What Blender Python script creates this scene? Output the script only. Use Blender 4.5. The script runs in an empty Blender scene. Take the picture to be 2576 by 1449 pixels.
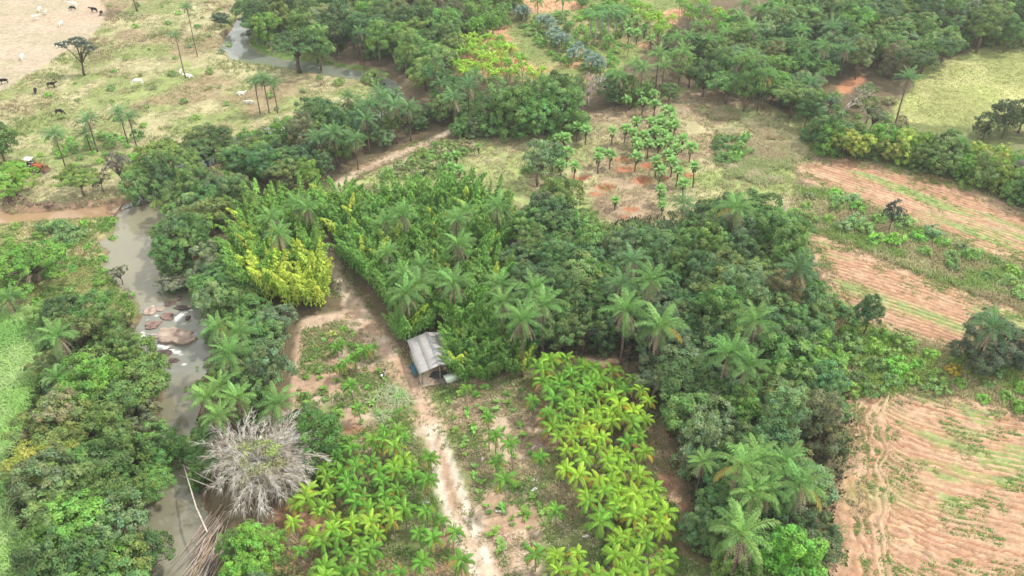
import bpy, math, random
import numpy as np
from mathutils import Vector, Matrix

rnd = random.Random(7)
rng = np.random.default_rng(7)
sc = bpy.context.scene
COL = sc.collection
R = math.radians

# ------------------------------------------------------------------ camera, sky, sun, exposure
H, PITCH = 85.0, 36.0
cam_d = bpy.data.cameras.new('camera')
cam_d.sensor_width = 36.0
cam_d.lens = 29.8
cam_d.clip_start = 1.0
cam_d.clip_end = 20000.0
cam = bpy.data.objects.new('camera', cam_d)
COL.objects.link(cam)
cam.location = (0, 0, H)
cam.rotation_euler = (R(90 - PITCH), 0, 0)
sc.camera = cam

SUN_EL, SUN_AZ = 56.0, 72.0            # azimuth clockwise from +Y
w = bpy.data.worlds.new('World')
sc.world = w
w.use_nodes = True
nt = w.node_tree
bg = nt.nodes['Background']
sky = nt.nodes.new('ShaderNodeTexSky')
sky.sky_type = 'NISHITA'
sky.sun_disc = False
sky.sun_elevation = R(SUN_EL)
sky.sun_rotation = R(SUN_AZ)
sky.air_density = 1.0
sky.dust_density = 3.0
sky.ozone_density = 1.0
# thin broken cloud over the blue
tc = nt.nodes.new('ShaderNodeTexCoord')
cn = nt.nodes.new('ShaderNodeTexNoise')
cn.inputs['Scale'].default_value = 2.6
cn.inputs['Detail'].default_value = 6.0
cn.inputs['Roughness'].default_value = 0.55
nt.links.new(tc.outputs['Generated'], cn.inputs['Vector'])
cr = nt.nodes.new('ShaderNodeMapRange')
cr.inputs['From Min'].default_value = 0.30
cr.inputs['From Max'].default_value = 0.62
cr.inputs['To Min'].default_value = 0.5
cr.inputs['To Max'].default_value = 1.0
nt.links.new(cn.outputs['Fac'], cr.inputs['Value'])
mx = nt.nodes.new('ShaderNodeMix')
mx.data_type = 'RGBA'
nt.links.new(cr.outputs['Result'], mx.inputs['Factor'])
nt.links.new(sky.outputs['Color'], mx.inputs['A'])
mx.inputs['B'].default_value = (11.0, 10.9, 10.6, 1)
nt.links.new(mx.outputs['Result'], bg.inputs['Color'])
bg.inputs['Strength'].default_value = 0.125

sl = bpy.data.lights.new('sun', 'SUN')
sl.energy = 2.8
sl.angle = R(3.0)
sl.color = (1.0, 0.95, 0.86)
sun = bpy.data.objects.new('sun', sl)
COL.objects.link(sun)
sd = Vector((math.sin(R(SUN_AZ)) * math.cos(R(SUN_EL)), math.cos(R(SUN_AZ)) * math.cos(R(SUN_EL)), math.sin(R(SUN_EL))))
sun.rotation_euler = sd.to_track_quat('Z', 'Y').to_euler()
sun.location = (60, 60, 120)

sc.view_settings.view_transform = 'Standard'
sc.view_settings.look = 'None'
sc.view_settings.gamma = 1.0
sc.view_settings.use_curve_mapping = False
sc.view_settings.exposure = 0.50
sc.render.engine = 'CYCLES'
sc.cycles.use_denoising = True
sc.cycles.max_bounces = 5
sc.cycles.diffuse_bounces = 3
sc.cycles.glossy_bounces = 2
sc.cycles.transmission_bounces = 3
sc.cycles.volume_bounces = 0
sc.cycles.volume_step_rate = 5.0

# ------------------------------------------------------------------ picture point -> place on a horizontal plane
KX = 36.0 / 29.8 / 2576.0
SP, CP = math.sin(R(PITCH)), math.cos(R(PITCH))
def P(u, v, z=0.0):
    x = (u - 1288) * KX
    y = (724.5 - v) * KX
    t = (z - H) / (y * CP - SP)
    return x * t, (y * SP + CP) * t
def UV(x, y, z=0.0):
    zz = z - H
    f = y * CP - zz * SP
    up = y * SP + zz * CP
    return 1288 + x / f / KX, 724.5 - up / f / KX
def T(c, r, zx, zy):
    return c * 644 + zx / 3.0, r * 483 + zy / 3.0
def WP(pts, z=0.0):
    return np.array([P(u, v, z) for u, v in pts])

# ------------------------------------------------------------------ numpy helpers
_lat = np.random.default_rng(99).random((6, 256, 256))
def vnoise(x, y, s, k=0):
    x = np.asarray(x, float) / s + 71.3 * k
    y = np.asarray(y, float) / s + 37.7 * k
    xi = np.floor(x).astype(int); yi = np.floor(y).astype(int)
    fx = x - xi; fy = y - yi
    fx = fx * fx * (3 - 2 * fx); fy = fy * fy * (3 - 2 * fy)
    L = _lat[k % 6]
    a = L[xi & 255, yi & 255]; b = L[(xi + 1) & 255, yi & 255]
    c = L[xi & 255, (yi + 1) & 255]; d = L[(xi + 1) & 255, (yi + 1) & 255]
    return (a * (1 - fx) + b * fx) * (1 - fy) + (c * (1 - fx) + d * fx) * fy
def fbm(x, y, s, k=0, o=3):
    t = 0; a = 1; n = 0
    for i in range(o):
        t = t + a * vnoise(x, y, s / 2 ** i, k + i); n += a; a *= 0.5
    return t / n
def sst(a, b, x):
    t = np.clip((x - a) / (b - a), 0, 1)
    return t * t * (3 - 2 * t)
def inpoly(poly, x, y):
    x = np.asarray(x, float); y = np.asarray(y, float)
    c = np.zeros(x.shape, bool)
    n = len(poly)
    for i in range(n):
        x1, y1 = poly[i]; x2, y2 = poly[(i + 1) % n]
        if y1 == y2: continue
        m = ((y1 > y) != (y2 > y)) & (x < (x2 - x1) * (y - y1) / (y2 - y1) + x1)
        c ^= m
    return c
def segdist(x, y, a, b):
    ax, ay = a; bx, by = b
    dx, dy = bx - ax, by - ay
    L = dx * dx + dy * dy + 1e-9
    t = np.clip(((x - ax) * dx + (y - ay) * dy) / L, 0, 1)
    return np.hypot(x - ax - t * dx, y - ay - t * dy), t
def sdf(poly, x, y, pad=12.0):
    """signed distance, negative inside; far away = pad"""
    x = np.asarray(x, float); y = np.asarray(y, float)
    out = np.full(x.shape, pad)
    lo = poly.min(0) - pad; hi = poly.max(0) + pad
    m = (x > lo[0]) & (x < hi[0]) & (y > lo[1]) & (y < hi[1])
    if not m.any(): return out
    xs, ys = x[m], y[m]
    d = np.full(xs.shape, 1e9)
    for i in range(len(poly)):
        d = np.minimum(d, segdist(xs, ys, poly[i], poly[(i + 1) % len(poly)])[0])
    ins = inpoly(poly, xs, ys)
    out[m] = np.where(ins, -d, np.minimum(d, pad))
    return out
def linesdf(line, x, y, pad=12.0):
    """line: (x, y, halfwidth) -> distance minus halfwidth"""
    x = np.asarray(x, float); y = np.asarray(y, float)
    out = np.full(x.shape, pad)
    line = np.array(line)
    lo = line[:, :2].min(0) - pad - 3; hi = line[:, :2].max(0) + pad + 3
    m = (x > lo[0]) & (x < hi[0]) & (y > lo[1]) & (y < hi[1])
    if not m.any(): return out
    xs, ys = x[m], y[m]
    d = np.full(xs.shape, 1e9)
    for i in range(len(line) - 1):
        q, t = segdist(xs, ys, line[i, :2], line[i + 1, :2])
        d = np.minimum(d, q - (line[i, 2] * (1 - t) + line[i + 1, 2] * t))
    out[m] = np.minimum(d, pad)
    return out
def LP(pts, z=0.0):
    return [(*P(u, v, z), hw) for u, v, hw in pts]

# ------------------------------------------------------------------ meshes
def mesh_np(name, V, F, mat=None, tint=None, smooth=False):
    """F: (n,3) or (n,4) array, or list of such arrays"""
    Fs = [np.asarray(f, np.int32) for f in (F if isinstance(F, list) else [F]) if len(f)]
    me = bpy.data.meshes.new(name)
    V = np.asarray(V, np.float32)
    me.vertices.add(len(V))
    me.vertices.foreach_set('co', V.ravel())
    loops = np.concatenate([f.ravel() for f in Fs])
    sizes = np.concatenate([np.full(len(f), f.shape[1], np.int32) for f in Fs])
    me.loops.add(len(loops))
    me.loops.foreach_set('vertex_index', loops)
    me.polygons.add(len(sizes))
    starts = np.concatenate([[0], np.cumsum(sizes)[:-1]]).astype(np.int32)
    me.polygons.foreach_set('loop_start', starts)
    me.polygons.foreach_set('loop_total', sizes)
    if smooth:
        me.polygons.foreach_set('use_smooth', np.ones(len(sizes), bool))
    me.update(calc_edges=True)
    if tint is not None:
        at = me.attributes.new('tint', 'FLOAT_COLOR', 'POINT')
        c = np.ones((len(V), 4), np.float32)
        c[:, :3] = tint
        at.data.foreach_set('color', c.ravel())
    if mat: me.materials.append(mat)
    return me
class MB:
    """collects pieces into one mesh"""
    def __init__(s): s.V = []; s.Q = []; s.T = []; s.n = 0
    def add(s, V, Q=(), T=()):
        V = np.asarray(V, float)
        s.V.append(V)
        if len(Q): s.Q.append(np.asarray(Q, int) + s.n)
        if len(T): s.T.append(np.asarray(T, int) + s.n)
        s.n += len(V); return s
    def box(s, c, d, rot=None, taper=1.0):
        x, y, z = d[0] / 2, d[1] / 2, d[2] / 2
        V = np.array([(-x, -y, -z), (x, -y, -z), (x, y, -z), (-x, y, -z), (-x * taper, -y * taper, z), (x * taper, -y * taper, z), (x * taper, y * taper, z), (-x * taper, y * taper, z)])
        if rot is not None: V = V @ np.array(rot).T
        return s.add(V + np.array(c), [(0, 3, 2, 1), (4, 5, 6, 7), (0, 1, 5, 4), (1, 2, 6, 5), (2, 3, 7, 6), (3, 0, 4, 7)])
    def tube(s, path, rad, n=6):
        path = np.asarray(path, float)
        m = len(path)
        rad = np.broadcast_to(np.asarray(rad, float), (m,))
        V = []
        for i in range(m):
            t = path[min(i + 1, m - 1)] - path[max(i - 1, 0)]
            t = t / (np.linalg.norm(t) + 1e-9)
            a = np.array((0, 0, 1.0)) if abs(t[2]) < 0.9 else np.array((1.0, 0, 0))
            b = np.cross(t, a); b /= np.linalg.norm(b)
            c = np.cross(t, b)
            for k in range(n):
                an = 2 * math.pi * k / n
                V.append(path[i] + rad[i] * (math.cos(an) * b + math.sin(an) * c))
        Q = [(i * n + k, i * n + (k + 1) % n, (i + 1) * n + (k + 1) % n, (i + 1) * n + k) for i in range(m - 1) for k in range(n)]
        V += [path[0], path[-1]]
        Tt = [(m * n, (k + 1) % n, k) for k in range(n)] + [(m * n + 1, (m - 1) * n + k, (m - 1) * n + (k + 1) % n) for k in range(n)]
        return s.add(V, Q, Tt)
    def build(s, name, mat, smooth=False, tint=None):
        F = []
        if s.Q: F.append(np.concatenate(s.Q))
        if s.T: F.append(np.concatenate(s.T))
        return mesh_np(name, np.concatenate(s.V), F, mat, tint, smooth)
def unit(v):
    return v / (np.linalg.norm(v, axis=-1, keepdims=True) + 1e-9)
def leaf_quads(C, N, ls, wd=0.55, Tn=None, fold=0.15):
    """kite-shaped leaves at C with normals N"""
    n = len(C)
    r = rng.normal(size=(n, 3)) if Tn is None else Tn
    t = unit(r - N * (r * N).sum(1, keepdims=True))
    b = np.cross(N, t)
    ls = np.broadcast_to(np.asarray(ls, float), (n,))[:, None]
    V = np.stack([C + t * ls, C + b * ls * wd - N * ls * fold, C - t * ls, C - b * ls * wd - N * ls * fold], 1).reshape(-1, 3)
    Q = np.arange(4 * n).reshape(n, 4)
    return V, Q

# ------------------------------------------------------------------ objects
def ob(name, data, parent=None, loc=(0, 0, 0), rot=(0, 0, 0), scale=1.0, color=None):
    o = bpy.data.objects.new(name, data)
    COL.objects.link(o)
    o.location = loc
    o.rotation_euler = rot
    o.scale = (scale, scale, scale) if isinstance(scale, (int, float)) else scale
    if parent: o.parent = parent
    if color is not None: o.color = (*color[:3], 1)
    return o
def setting(o, kind='structure'):
    o['kind'] = kind
    return o
REG = []
def reg(o, look, cat, group=None, at=None, fixed=None):
    """remember a thing; its label is completed once every neighbour stands"""
    o['category'] = cat
    if group: o['group'] = group
    if fixed: o['label'] = fixed
    else: REG.append((o, look, at))
    return o

# ------------------------------------------------------------------ materials
def new_mat(name):
    m = bpy.data.materials.new(name)
    m.use_nodes = True
    n = m.node_tree
    n.nodes.clear()
    out = n.nodes.new('ShaderNodeOutputMaterial')
    return m, n, out
def leafy(name, trans=0.35, rough=0.55, spec=0.25, use_obj=True):
    m, n, out = new_mat(name)
    at = n.nodes.new('ShaderNodeAttribute'); at.attribute_name = 'tint'
    col = at.outputs['Color']
    if use_obj:
        oi = n.nodes.new('ShaderNodeObjectInfo')
        mu = n.nodes.new('ShaderNodeMix'); mu.data_type = 'RGBA'; mu.blend_type = 'MULTIPLY'
        mu.inputs['Factor'].default_value = 1.0
        n.links.new(oi.outputs['Color'], mu.inputs['A'])
        n.links.new(at.outputs['Color'], mu.inputs['B'])
        col = mu.outputs['Result']
    p = n.nodes.new('ShaderNodeBsdfPrincipled')
    p.inputs['Roughness'].default_value = rough
    p.inputs['Specular IOR Level'].default_value = spec
    n.links.new(col, p.inputs['Base Color'])
    tr = n.nodes.new('ShaderNodeBsdfTranslucent')
    n.links.new(col, tr.inputs['Color'])
    ms = n.nodes.new('ShaderNodeMixShader'); ms.inputs['Fac'].default_value = trans
    n.links.new(p.outputs['BSDF'], ms.inputs[1]); n.links.new(tr.outputs['BSDF'], ms.inputs[2])
    n.links.new(ms.outputs['Shader'], out.inputs['Surface'])
    return m
def noisy(name, c1, c2, scale=3.0, rough=0.85, obj_color=False, bump=0.0, spec=0.2, stretch=(1, 1, 1), metallic=0.0, tint=False):
    m, n, out = new_mat(name)
    tc = n.nodes.new('ShaderNodeTexCoord')
    mp = n.nodes.new('ShaderNodeMapping'); mp.inputs['Scale'].default_value = stretch
    n.links.new(tc.outputs['Object'], mp.inputs['Vector'])
    nz = n.nodes.new('ShaderNodeTexNoise'); nz.inputs['Scale'].default_value = scale; nz.inputs['Detail'].default_value = 5
    n.links.new(mp.outputs['Vector'], nz.inputs['Vector'])
    rp = n.nodes.new('ShaderNodeValToRGB')
    rp.color_ramp.elements[0].position = 0.32; rp.color_ramp.elements[1].position = 0.68
    rp.color_ramp.elements[0].color = (*c1, 1); rp.color_ramp.elements[1].color = (*c2, 1)
    n.links.new(nz.outputs['Fac'], rp.inputs['Fac'])
    col = rp.outputs['Color']
    if obj_color or tint:
        if tint:
            oi = n.nodes.new('ShaderNodeAttribute'); oi.attribute_name = 'tint'
        else:
            oi = n.nodes.new('ShaderNodeObjectInfo')
        mu = n.nodes.new('ShaderNodeMix'); mu.data_type = 'RGBA'; mu.blend_type = 'MULTIPLY'
        mu.inputs['Factor'].default_value = 1.0
        n.links.new(col, mu.inputs['A']); n.links.new(oi.outputs['Color'], mu.inputs['B'])
        col = mu.outputs['Result']
    p = n.nodes.new('ShaderNodeBsdfPrincipled')
    p.inputs['Roughness'].default_value = rough
    p.inputs['Specular IOR Level'].default_value = spec
    p.inputs['Metallic'].default_value = metallic
    n.links.new(col, p.inputs['Base Color'])
    if bump:
        b = n.nodes.new('ShaderNodeBump'); b.inputs['Strength'].default_value = bump; b.inputs['Distance'].default_value = 0.1
        n.links.new(nz.outputs['Fac'], b.inputs['Height']); n.links.new(b.outputs['Normal'], p.inputs['Normal'])
    n.links.new(p.outputs['BSDF'], out.inputs['Surface'])
    return m
M_LEAF = leafy('leaf')
M_FROND = leafy('palm_leaf', trans=0.28, rough=0.6, spec=0.14)
M_GRASS = leafy('grass_blade', trans=0.3, use_obj=False, spec=0.15)
M_BARK = noisy('bark', (0.55, 0.5, 0.45), (1.0, 0.95, 0.9), 4, obj_color=True, stretch=(1, 1, 0.3))
M_WOOD = noisy('weathered_wood', (0.6, 0.58, 0.55), (1, 1, 1), 6, obj_color=True, stretch=(1, 1, 1))
M_PAINT = noisy('worn_paint', (0.75, 0.75, 0.75), (1, 1, 1), 5, rough=0.45, obj_color=True, spec=0.4)
M_HIDE = noisy('hide', (0.85, 0.84, 0.82), (1, 1, 1), 3, obj_color=True)
M_ROCK = noisy('rock', (0.5, 0.45, 0.44), (1.05, 1.0, 0.95), 1.4, obj_color=True, bump=0.6)

def ground_material():
    m, n, out = new_mat('earth_and_turf')
    at = n.nodes.new('ShaderNodeAttribute'); at.attribute_name = 'tint'
    tc = n.nodes.new('ShaderNodeTexCoord')
    def nz(scale, detail, lo, hi):
        t = n.nodes.new('ShaderNodeTexNoise'); t.inputs['Scale'].default_value = scale; t.inputs['Detail'].default_value = detail
        t.inputs['Roughness'].default_value = 0.65
        n.links.new(tc.outputs['Object'], t.inputs['Vector'])
        r = n.nodes.new('ShaderNodeMapRange'); r.inputs['From Min'].default_value = 0.3; r.inputs['From Max'].default_value = 0.7
        r.inputs['To Min'].default_value = lo; r.inputs['To Max'].default_value = hi
        n.links.new(t.outputs['Fac'], r.inputs['Value'])
        return t, r
    t1, r1 = nz(0.9, 5, 0.72, 1.25)
    t2, r2 = nz(5.0, 3, 0.82, 1.18)
    mm = n.nodes.new('ShaderNodeMath'); mm.operation = 'MULTIPLY'
    n.links.new(r1.outputs['Result'], mm.inputs[0]); n.links.new(r2.outputs['Result'], mm.inputs[1])
    vm = n.nodes.new('ShaderNodeVectorMath'); vm.operation = 'SCALE'
    n.links.new(at.outputs['Color'], vm.inputs[0]); n.links.new(mm.outputs['Value'], vm.inputs['Scale'])
    p = n.nodes.new('ShaderNodeBsdfPrincipled'); p.inputs['Roughness'].default_value = 0.95; p.inputs['Specular IOR Level'].default_value = 0.1
    n.links.new(vm.outputs['Vector'], p.inputs['Base Color'])
    b = n.nodes.new('ShaderNodeBump'); b.inputs['Strength'].default_value = 0.5; b.inputs['Distance'].default_value = 0.15
    n.links.new(t1.outputs['Fac'], b.inputs['Height']); n.links.new(b.outputs['Normal'], p.inputs['Normal'])
    n.links.new(p.outputs['BSDF'], out.inputs['Surface'])
    return m
M_GROUND = ground_material()
def water_material(name, rough):
    m, n, out = new_mat(name)
    at = n.nodes.new('ShaderNodeAttribute'); at.attribute_name = 'tint'
    tc = n.nodes.new('ShaderNodeTexCoord')
    t = n.nodes.new('ShaderNodeTexNoise'); t.inputs['Scale'].default_value = 1.2; t.inputs['Detail'].default_value = 4
    n.links.new(tc.outputs['Object'], t.inputs['Vector'])
    p = n.nodes.new('ShaderNodeBsdfPrincipled')
    p.inputs['Roughness'].default_value = rough
    p.inputs['IOR'].default_value = 1.333
    p.inputs['Specular IOR Level'].default_value = 0.9
    n.links.new(at.outputs['Color'], p.inputs['Base Color'])
    b = n.nodes.new('ShaderNodeBump'); b.inputs['Strength'].default_value = 0.12; b.inputs['Distance'].default_value = 0.08
    n.links.new(t.outputs['Fac'], b.inputs['Height']); n.links.new(b.outputs['Normal'], p.inputs['Normal'])
    n.links.new(p.outputs['BSDF'], out.inputs['Surface'])
    return m
M_WATER = water_material('river_water', 0.06)

# ------------------------------------------------------------------ the land: regions traced as outlines on the ground
ZLOW, ZUP = -2.2, -0.9
def zwater(y):
    return ZLOW + (ZUP - ZLOW) * sst(97.0, 113.0, np.asarray(y, float))
RIV_POOL = [(332, 540), (302, 588), (270, 608), (292, 630), (283, 665), (318, 700), (350, 745), (372, 765), (376, 790), (358, 830), (343, 850), (370, 905), (405, 930), (432, 960), (438, 1010), (430, 1050), (412, 1100), (398, 1170), (383, 1250), (388, 1320), (398, 1400), (392, 1470), (360, 1600),
            (480, 1600), (486, 1460), (496, 1380), (494, 1320), (487, 1260), (468, 1200), (463, 1130), (467, 1060), (482, 1000), (502, 930), (507, 880), (502, 800), (500, 765), (474, 735), (422, 715), (387, 700), (374, 660), (374, 620), (397, 590), (390, 560), (380, 528)]
def ppool(u, v):
    z = float(zwater(P(u, v, -1.5)[1]))
    return P(u, v, z)
POOL = np.array([ppool(u, v) for u, v in RIV_POOL])
UPPER = LP([(640, 40, 2.4), (612, 68, 1.8), (594, 95, 1.9), (592, 120, 2.1), (620, 144, 2.6), (700, 159, 1.6), (800, 173, 1.4), (900, 190, 1.4), (965, 210, 1.4), (1000, 250, 1.6), (930, 292, 2.4), (830, 305, 2.4), (718, 324, 2.6), (640, 356, 2.2), (560, 378, 2.2), (480, 415, 2.2), (415, 465, 2.4), (385, 510, 2.6), (362, 552, 3.0)], ZUP)
STREAM = LP([(-60, 558, .9), (0, 553, 1.0), (80, 548, .8), (160, 541, 1.0), (250, 533, 1.2), (330, 528, 1.5), (385, 531, 1.5)], -0.7)
ROAD = LP([(1262, 1560, 1.45), (1215, 1449, 1.45), (1150, 1290, 1.4), (1120, 1190, 1.35), (1086, 1080, 1.3), (1060, 1000, 1.45), (1015, 930, 1.6), (958, 860, 1.8), (905, 795, 1.9), (868, 735, 1.3), (845, 690, 1.5), (832, 655, 1.4), (822, 600, 1.0), (818, 550, 1.0), (830, 500, 1.1), (850, 465, 1.3), (900, 430, 1.35), (1000, 388, 1.35), (1092, 350, 1.2), (1140, 325, 1.0)])
BRANCH = LP([(905, 790, 1.5), (835, 800, 1.6), (775, 808, 1.2), (758, 850, .8), (750, 930, .7), (744, 1000, .6), (738, 1080, .5)])
TRACK1 = LP([(1232, 1470, .35), (1195, 1449, .35), (1128, 1290, .35), (1108, 1230, .5), (1092, 1130, .3), (1062, 1030, .25), (1020, 945, .2)])
TRACK2 = LP([(1245, 1449, .35), (1178, 1290, .35), (1146, 1190, .4), (1110, 1090, .35), (1078, 1010, .3), (1040, 935, .2)])
R_LOOP = WP([(600, 85), (650, 95), (690, 130), (800, 150), (900, 165), (975, 185), (985, 205), (900, 183), (800, 166), (690, 152), (618, 135)])
R_TAN = WP([(-300, -60), (-300, 330), (-20, 245), (60, 197), (150, 142), (232, 92), (262, 52), (268, 25), (245, -10), (230, -60)])
R_PAST = WP([(-320, -80), (560, -80), (640, 20), (640, 60), (990, 215), (980, 260), (640, 370), (400, 470), (380, 525), (0, 552), (-300, 580)])
R_BANK = WP([(-200, 560), (375, 536), (345, 570), (262, 608), (280, 690), (350, 750), (375, 800), (60, 800), (-200, 850)])
R_CANE = WP([(-160, 800), (98, 782), (92, 870), (108, 950), (62, 1040), (24, 1130), (12, 1250), (45, 1350), (85, 1449), (90, 1560), (-200, 1560)])
R_NURL = WP([(762, 812), (880, 800), (960, 880), (1030, 980), (1075, 1080), (1130, 1240), (1200, 1449), (1240, 1600), (620, 1600), (690, 1310), (760, 1180), (840, 1060), (742, 1040)])
R_NURR = WP([(1075, 985), (1130, 965), (1340, 940), (1520, 900), (1660, 1060), (1700, 1200), (1710, 1400), (1810, 1449), (1840, 1600), (1260, 1600), (1190, 1360), (1150, 1200)])
R_PLANT = WP([(1330, 930), (1540, 905), (1680, 1080), (1712, 1250), (1735, 1449), (1770, 1600), (1370, 1600), (1380, 1400), (1400, 1200), (1340, 1050)])
R_PLANTL = WP([(850, 1075), (1030, 1080), (1080, 1220), (1180, 1449), (1220, 1600), (640, 1600), (690, 1310), (770, 1180)])
R_CLEAR = WP([(1165, 350), (1300, 345), (1480, 290), (1600, 248), (1730, 218), (1900, 238), (2080, 368), (2010, 410), (1995, 530), (1890, 545), (1780, 545), (1560, 610), (1470, 575), (1330, 530), (1100, 500), (880, 462), (1010, 398), (1100, 360)])
R_MEAD = WP([(2320, 170), (2420, 135), (2576, 92), (2800, 45), (2800, 330), (2576, 330), (2430, 335), (2250, 335), (2240, 275), (2290, 215)])
R_ORCH = WP([(1180, -60), (1780, -60), (1700, 60), (1620, 130), (1540, 190), (1440, 215), (1130, 190), (1120, 110)])
R_F1 = WP([(2000, 412), (2090, 398), (2260, 428), (2420, 470), (2576, 545), (2760, 610), (2760, 720), (2576, 655), (2450, 625), (2330, 590), (2220, 545), (2120, 490), (2030, 450)])
R_F2 = WP([(2008, 572), (2075, 592), (2200, 655), (2400, 725), (2576, 788), (2800, 850), (2800, 960), (2576, 900), (2400, 890), (2250, 850), (2150, 795), (2085, 730), (2050, 650)])
R_F3 = WP([(2140, 1000), (2215, 985), (2330, 985), (2470, 1015), (2576, 1040), (2800, 1090), (2800, 1600), (2080, 1600), (2102, 1449), (2112, 1320), (2130, 1230), (2160, 1130)])
R_BAND = WP([(2000, 470), (2100, 475), (2300, 570), (2576, 680), (2800, 750), (2800, 860), (2576, 790), (2350, 705), (2150, 625), (2000, 570)])
R_BAND2 = WP([(2090, 760), (2160, 800), (2270, 855), (2420, 893), (2800, 930), (2800, 1090), (2470, 1012), (2330, 985), (2140, 1000), (2120, 880)])
R_REDR = WP([(2105, 215), (2130, 198), (2165, 192), (2168, 206), (2140, 228), (2105, 250)])
PITS = [T(2, 0, *q) + (r,) for q, r in (((840, 1200), 2.0), ((855, 1272), 2.6), ((1030, 1252), 1.7), ((1005, 1362), 2.3), ((512, 1345), 2.2), ((700, 1412), 2.2), ((1330, 1330), 1.1), ((1150, 1345), 1.2), ((490, 1225), .8), ((1135, 1215), 1.0))] + [T(2, 1, 920, 125) + (1.2,), T(2, 1, 850, 190) + (.9,), T(2, 1, 640, 20) + (1.0,)]
PITW = [(*P(u, v), r) for u, v, r in PITS]

def height(x, y):
    x = np.asarray(x, float); y = np.asarray(y, float)
    z = (fbm(x, y, 40, 1) - 0.5) * 0.5 + (fbm(x, y, 5, 2) - 0.5) * 0.22
    wob = (fbm(x, y, 5, 3, 2) - 0.5) * 1.8
    zw = zwater(y)
    d = np.minimum(sdf(POOL, x, y, 9), linesdf(UPPER, x, y, 9)) + wob
    bank = np.where(zw < -1.5, 4.5, 3.0)
    t = sst(-0.2, bank, d)
    z = np.where(d < 9, (zw - 0.45) * (1 - t) + z * t, z)
    ds = linesdf(STREAM, x, y, 6) + wob * 0.5
    ts = sst(-0.3, 2.2, ds)
    z = np.where(ds < 6, np.minimum(z, (-1.1) * (1 - ts) + z * ts), z)
    for px, py, r in PITW:
        q = np.hypot(x - px, (y - py))
        z = z - 0.55 * (1 - sst(0.35 * r, 0.75 * r, q)) + 0.22 * np.exp(-((q - r * 0.85) / 0.4) ** 2)
    return z
def HZ(x, y):
    return float(height(np.array([x]), np.array([y]))[0])

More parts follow.
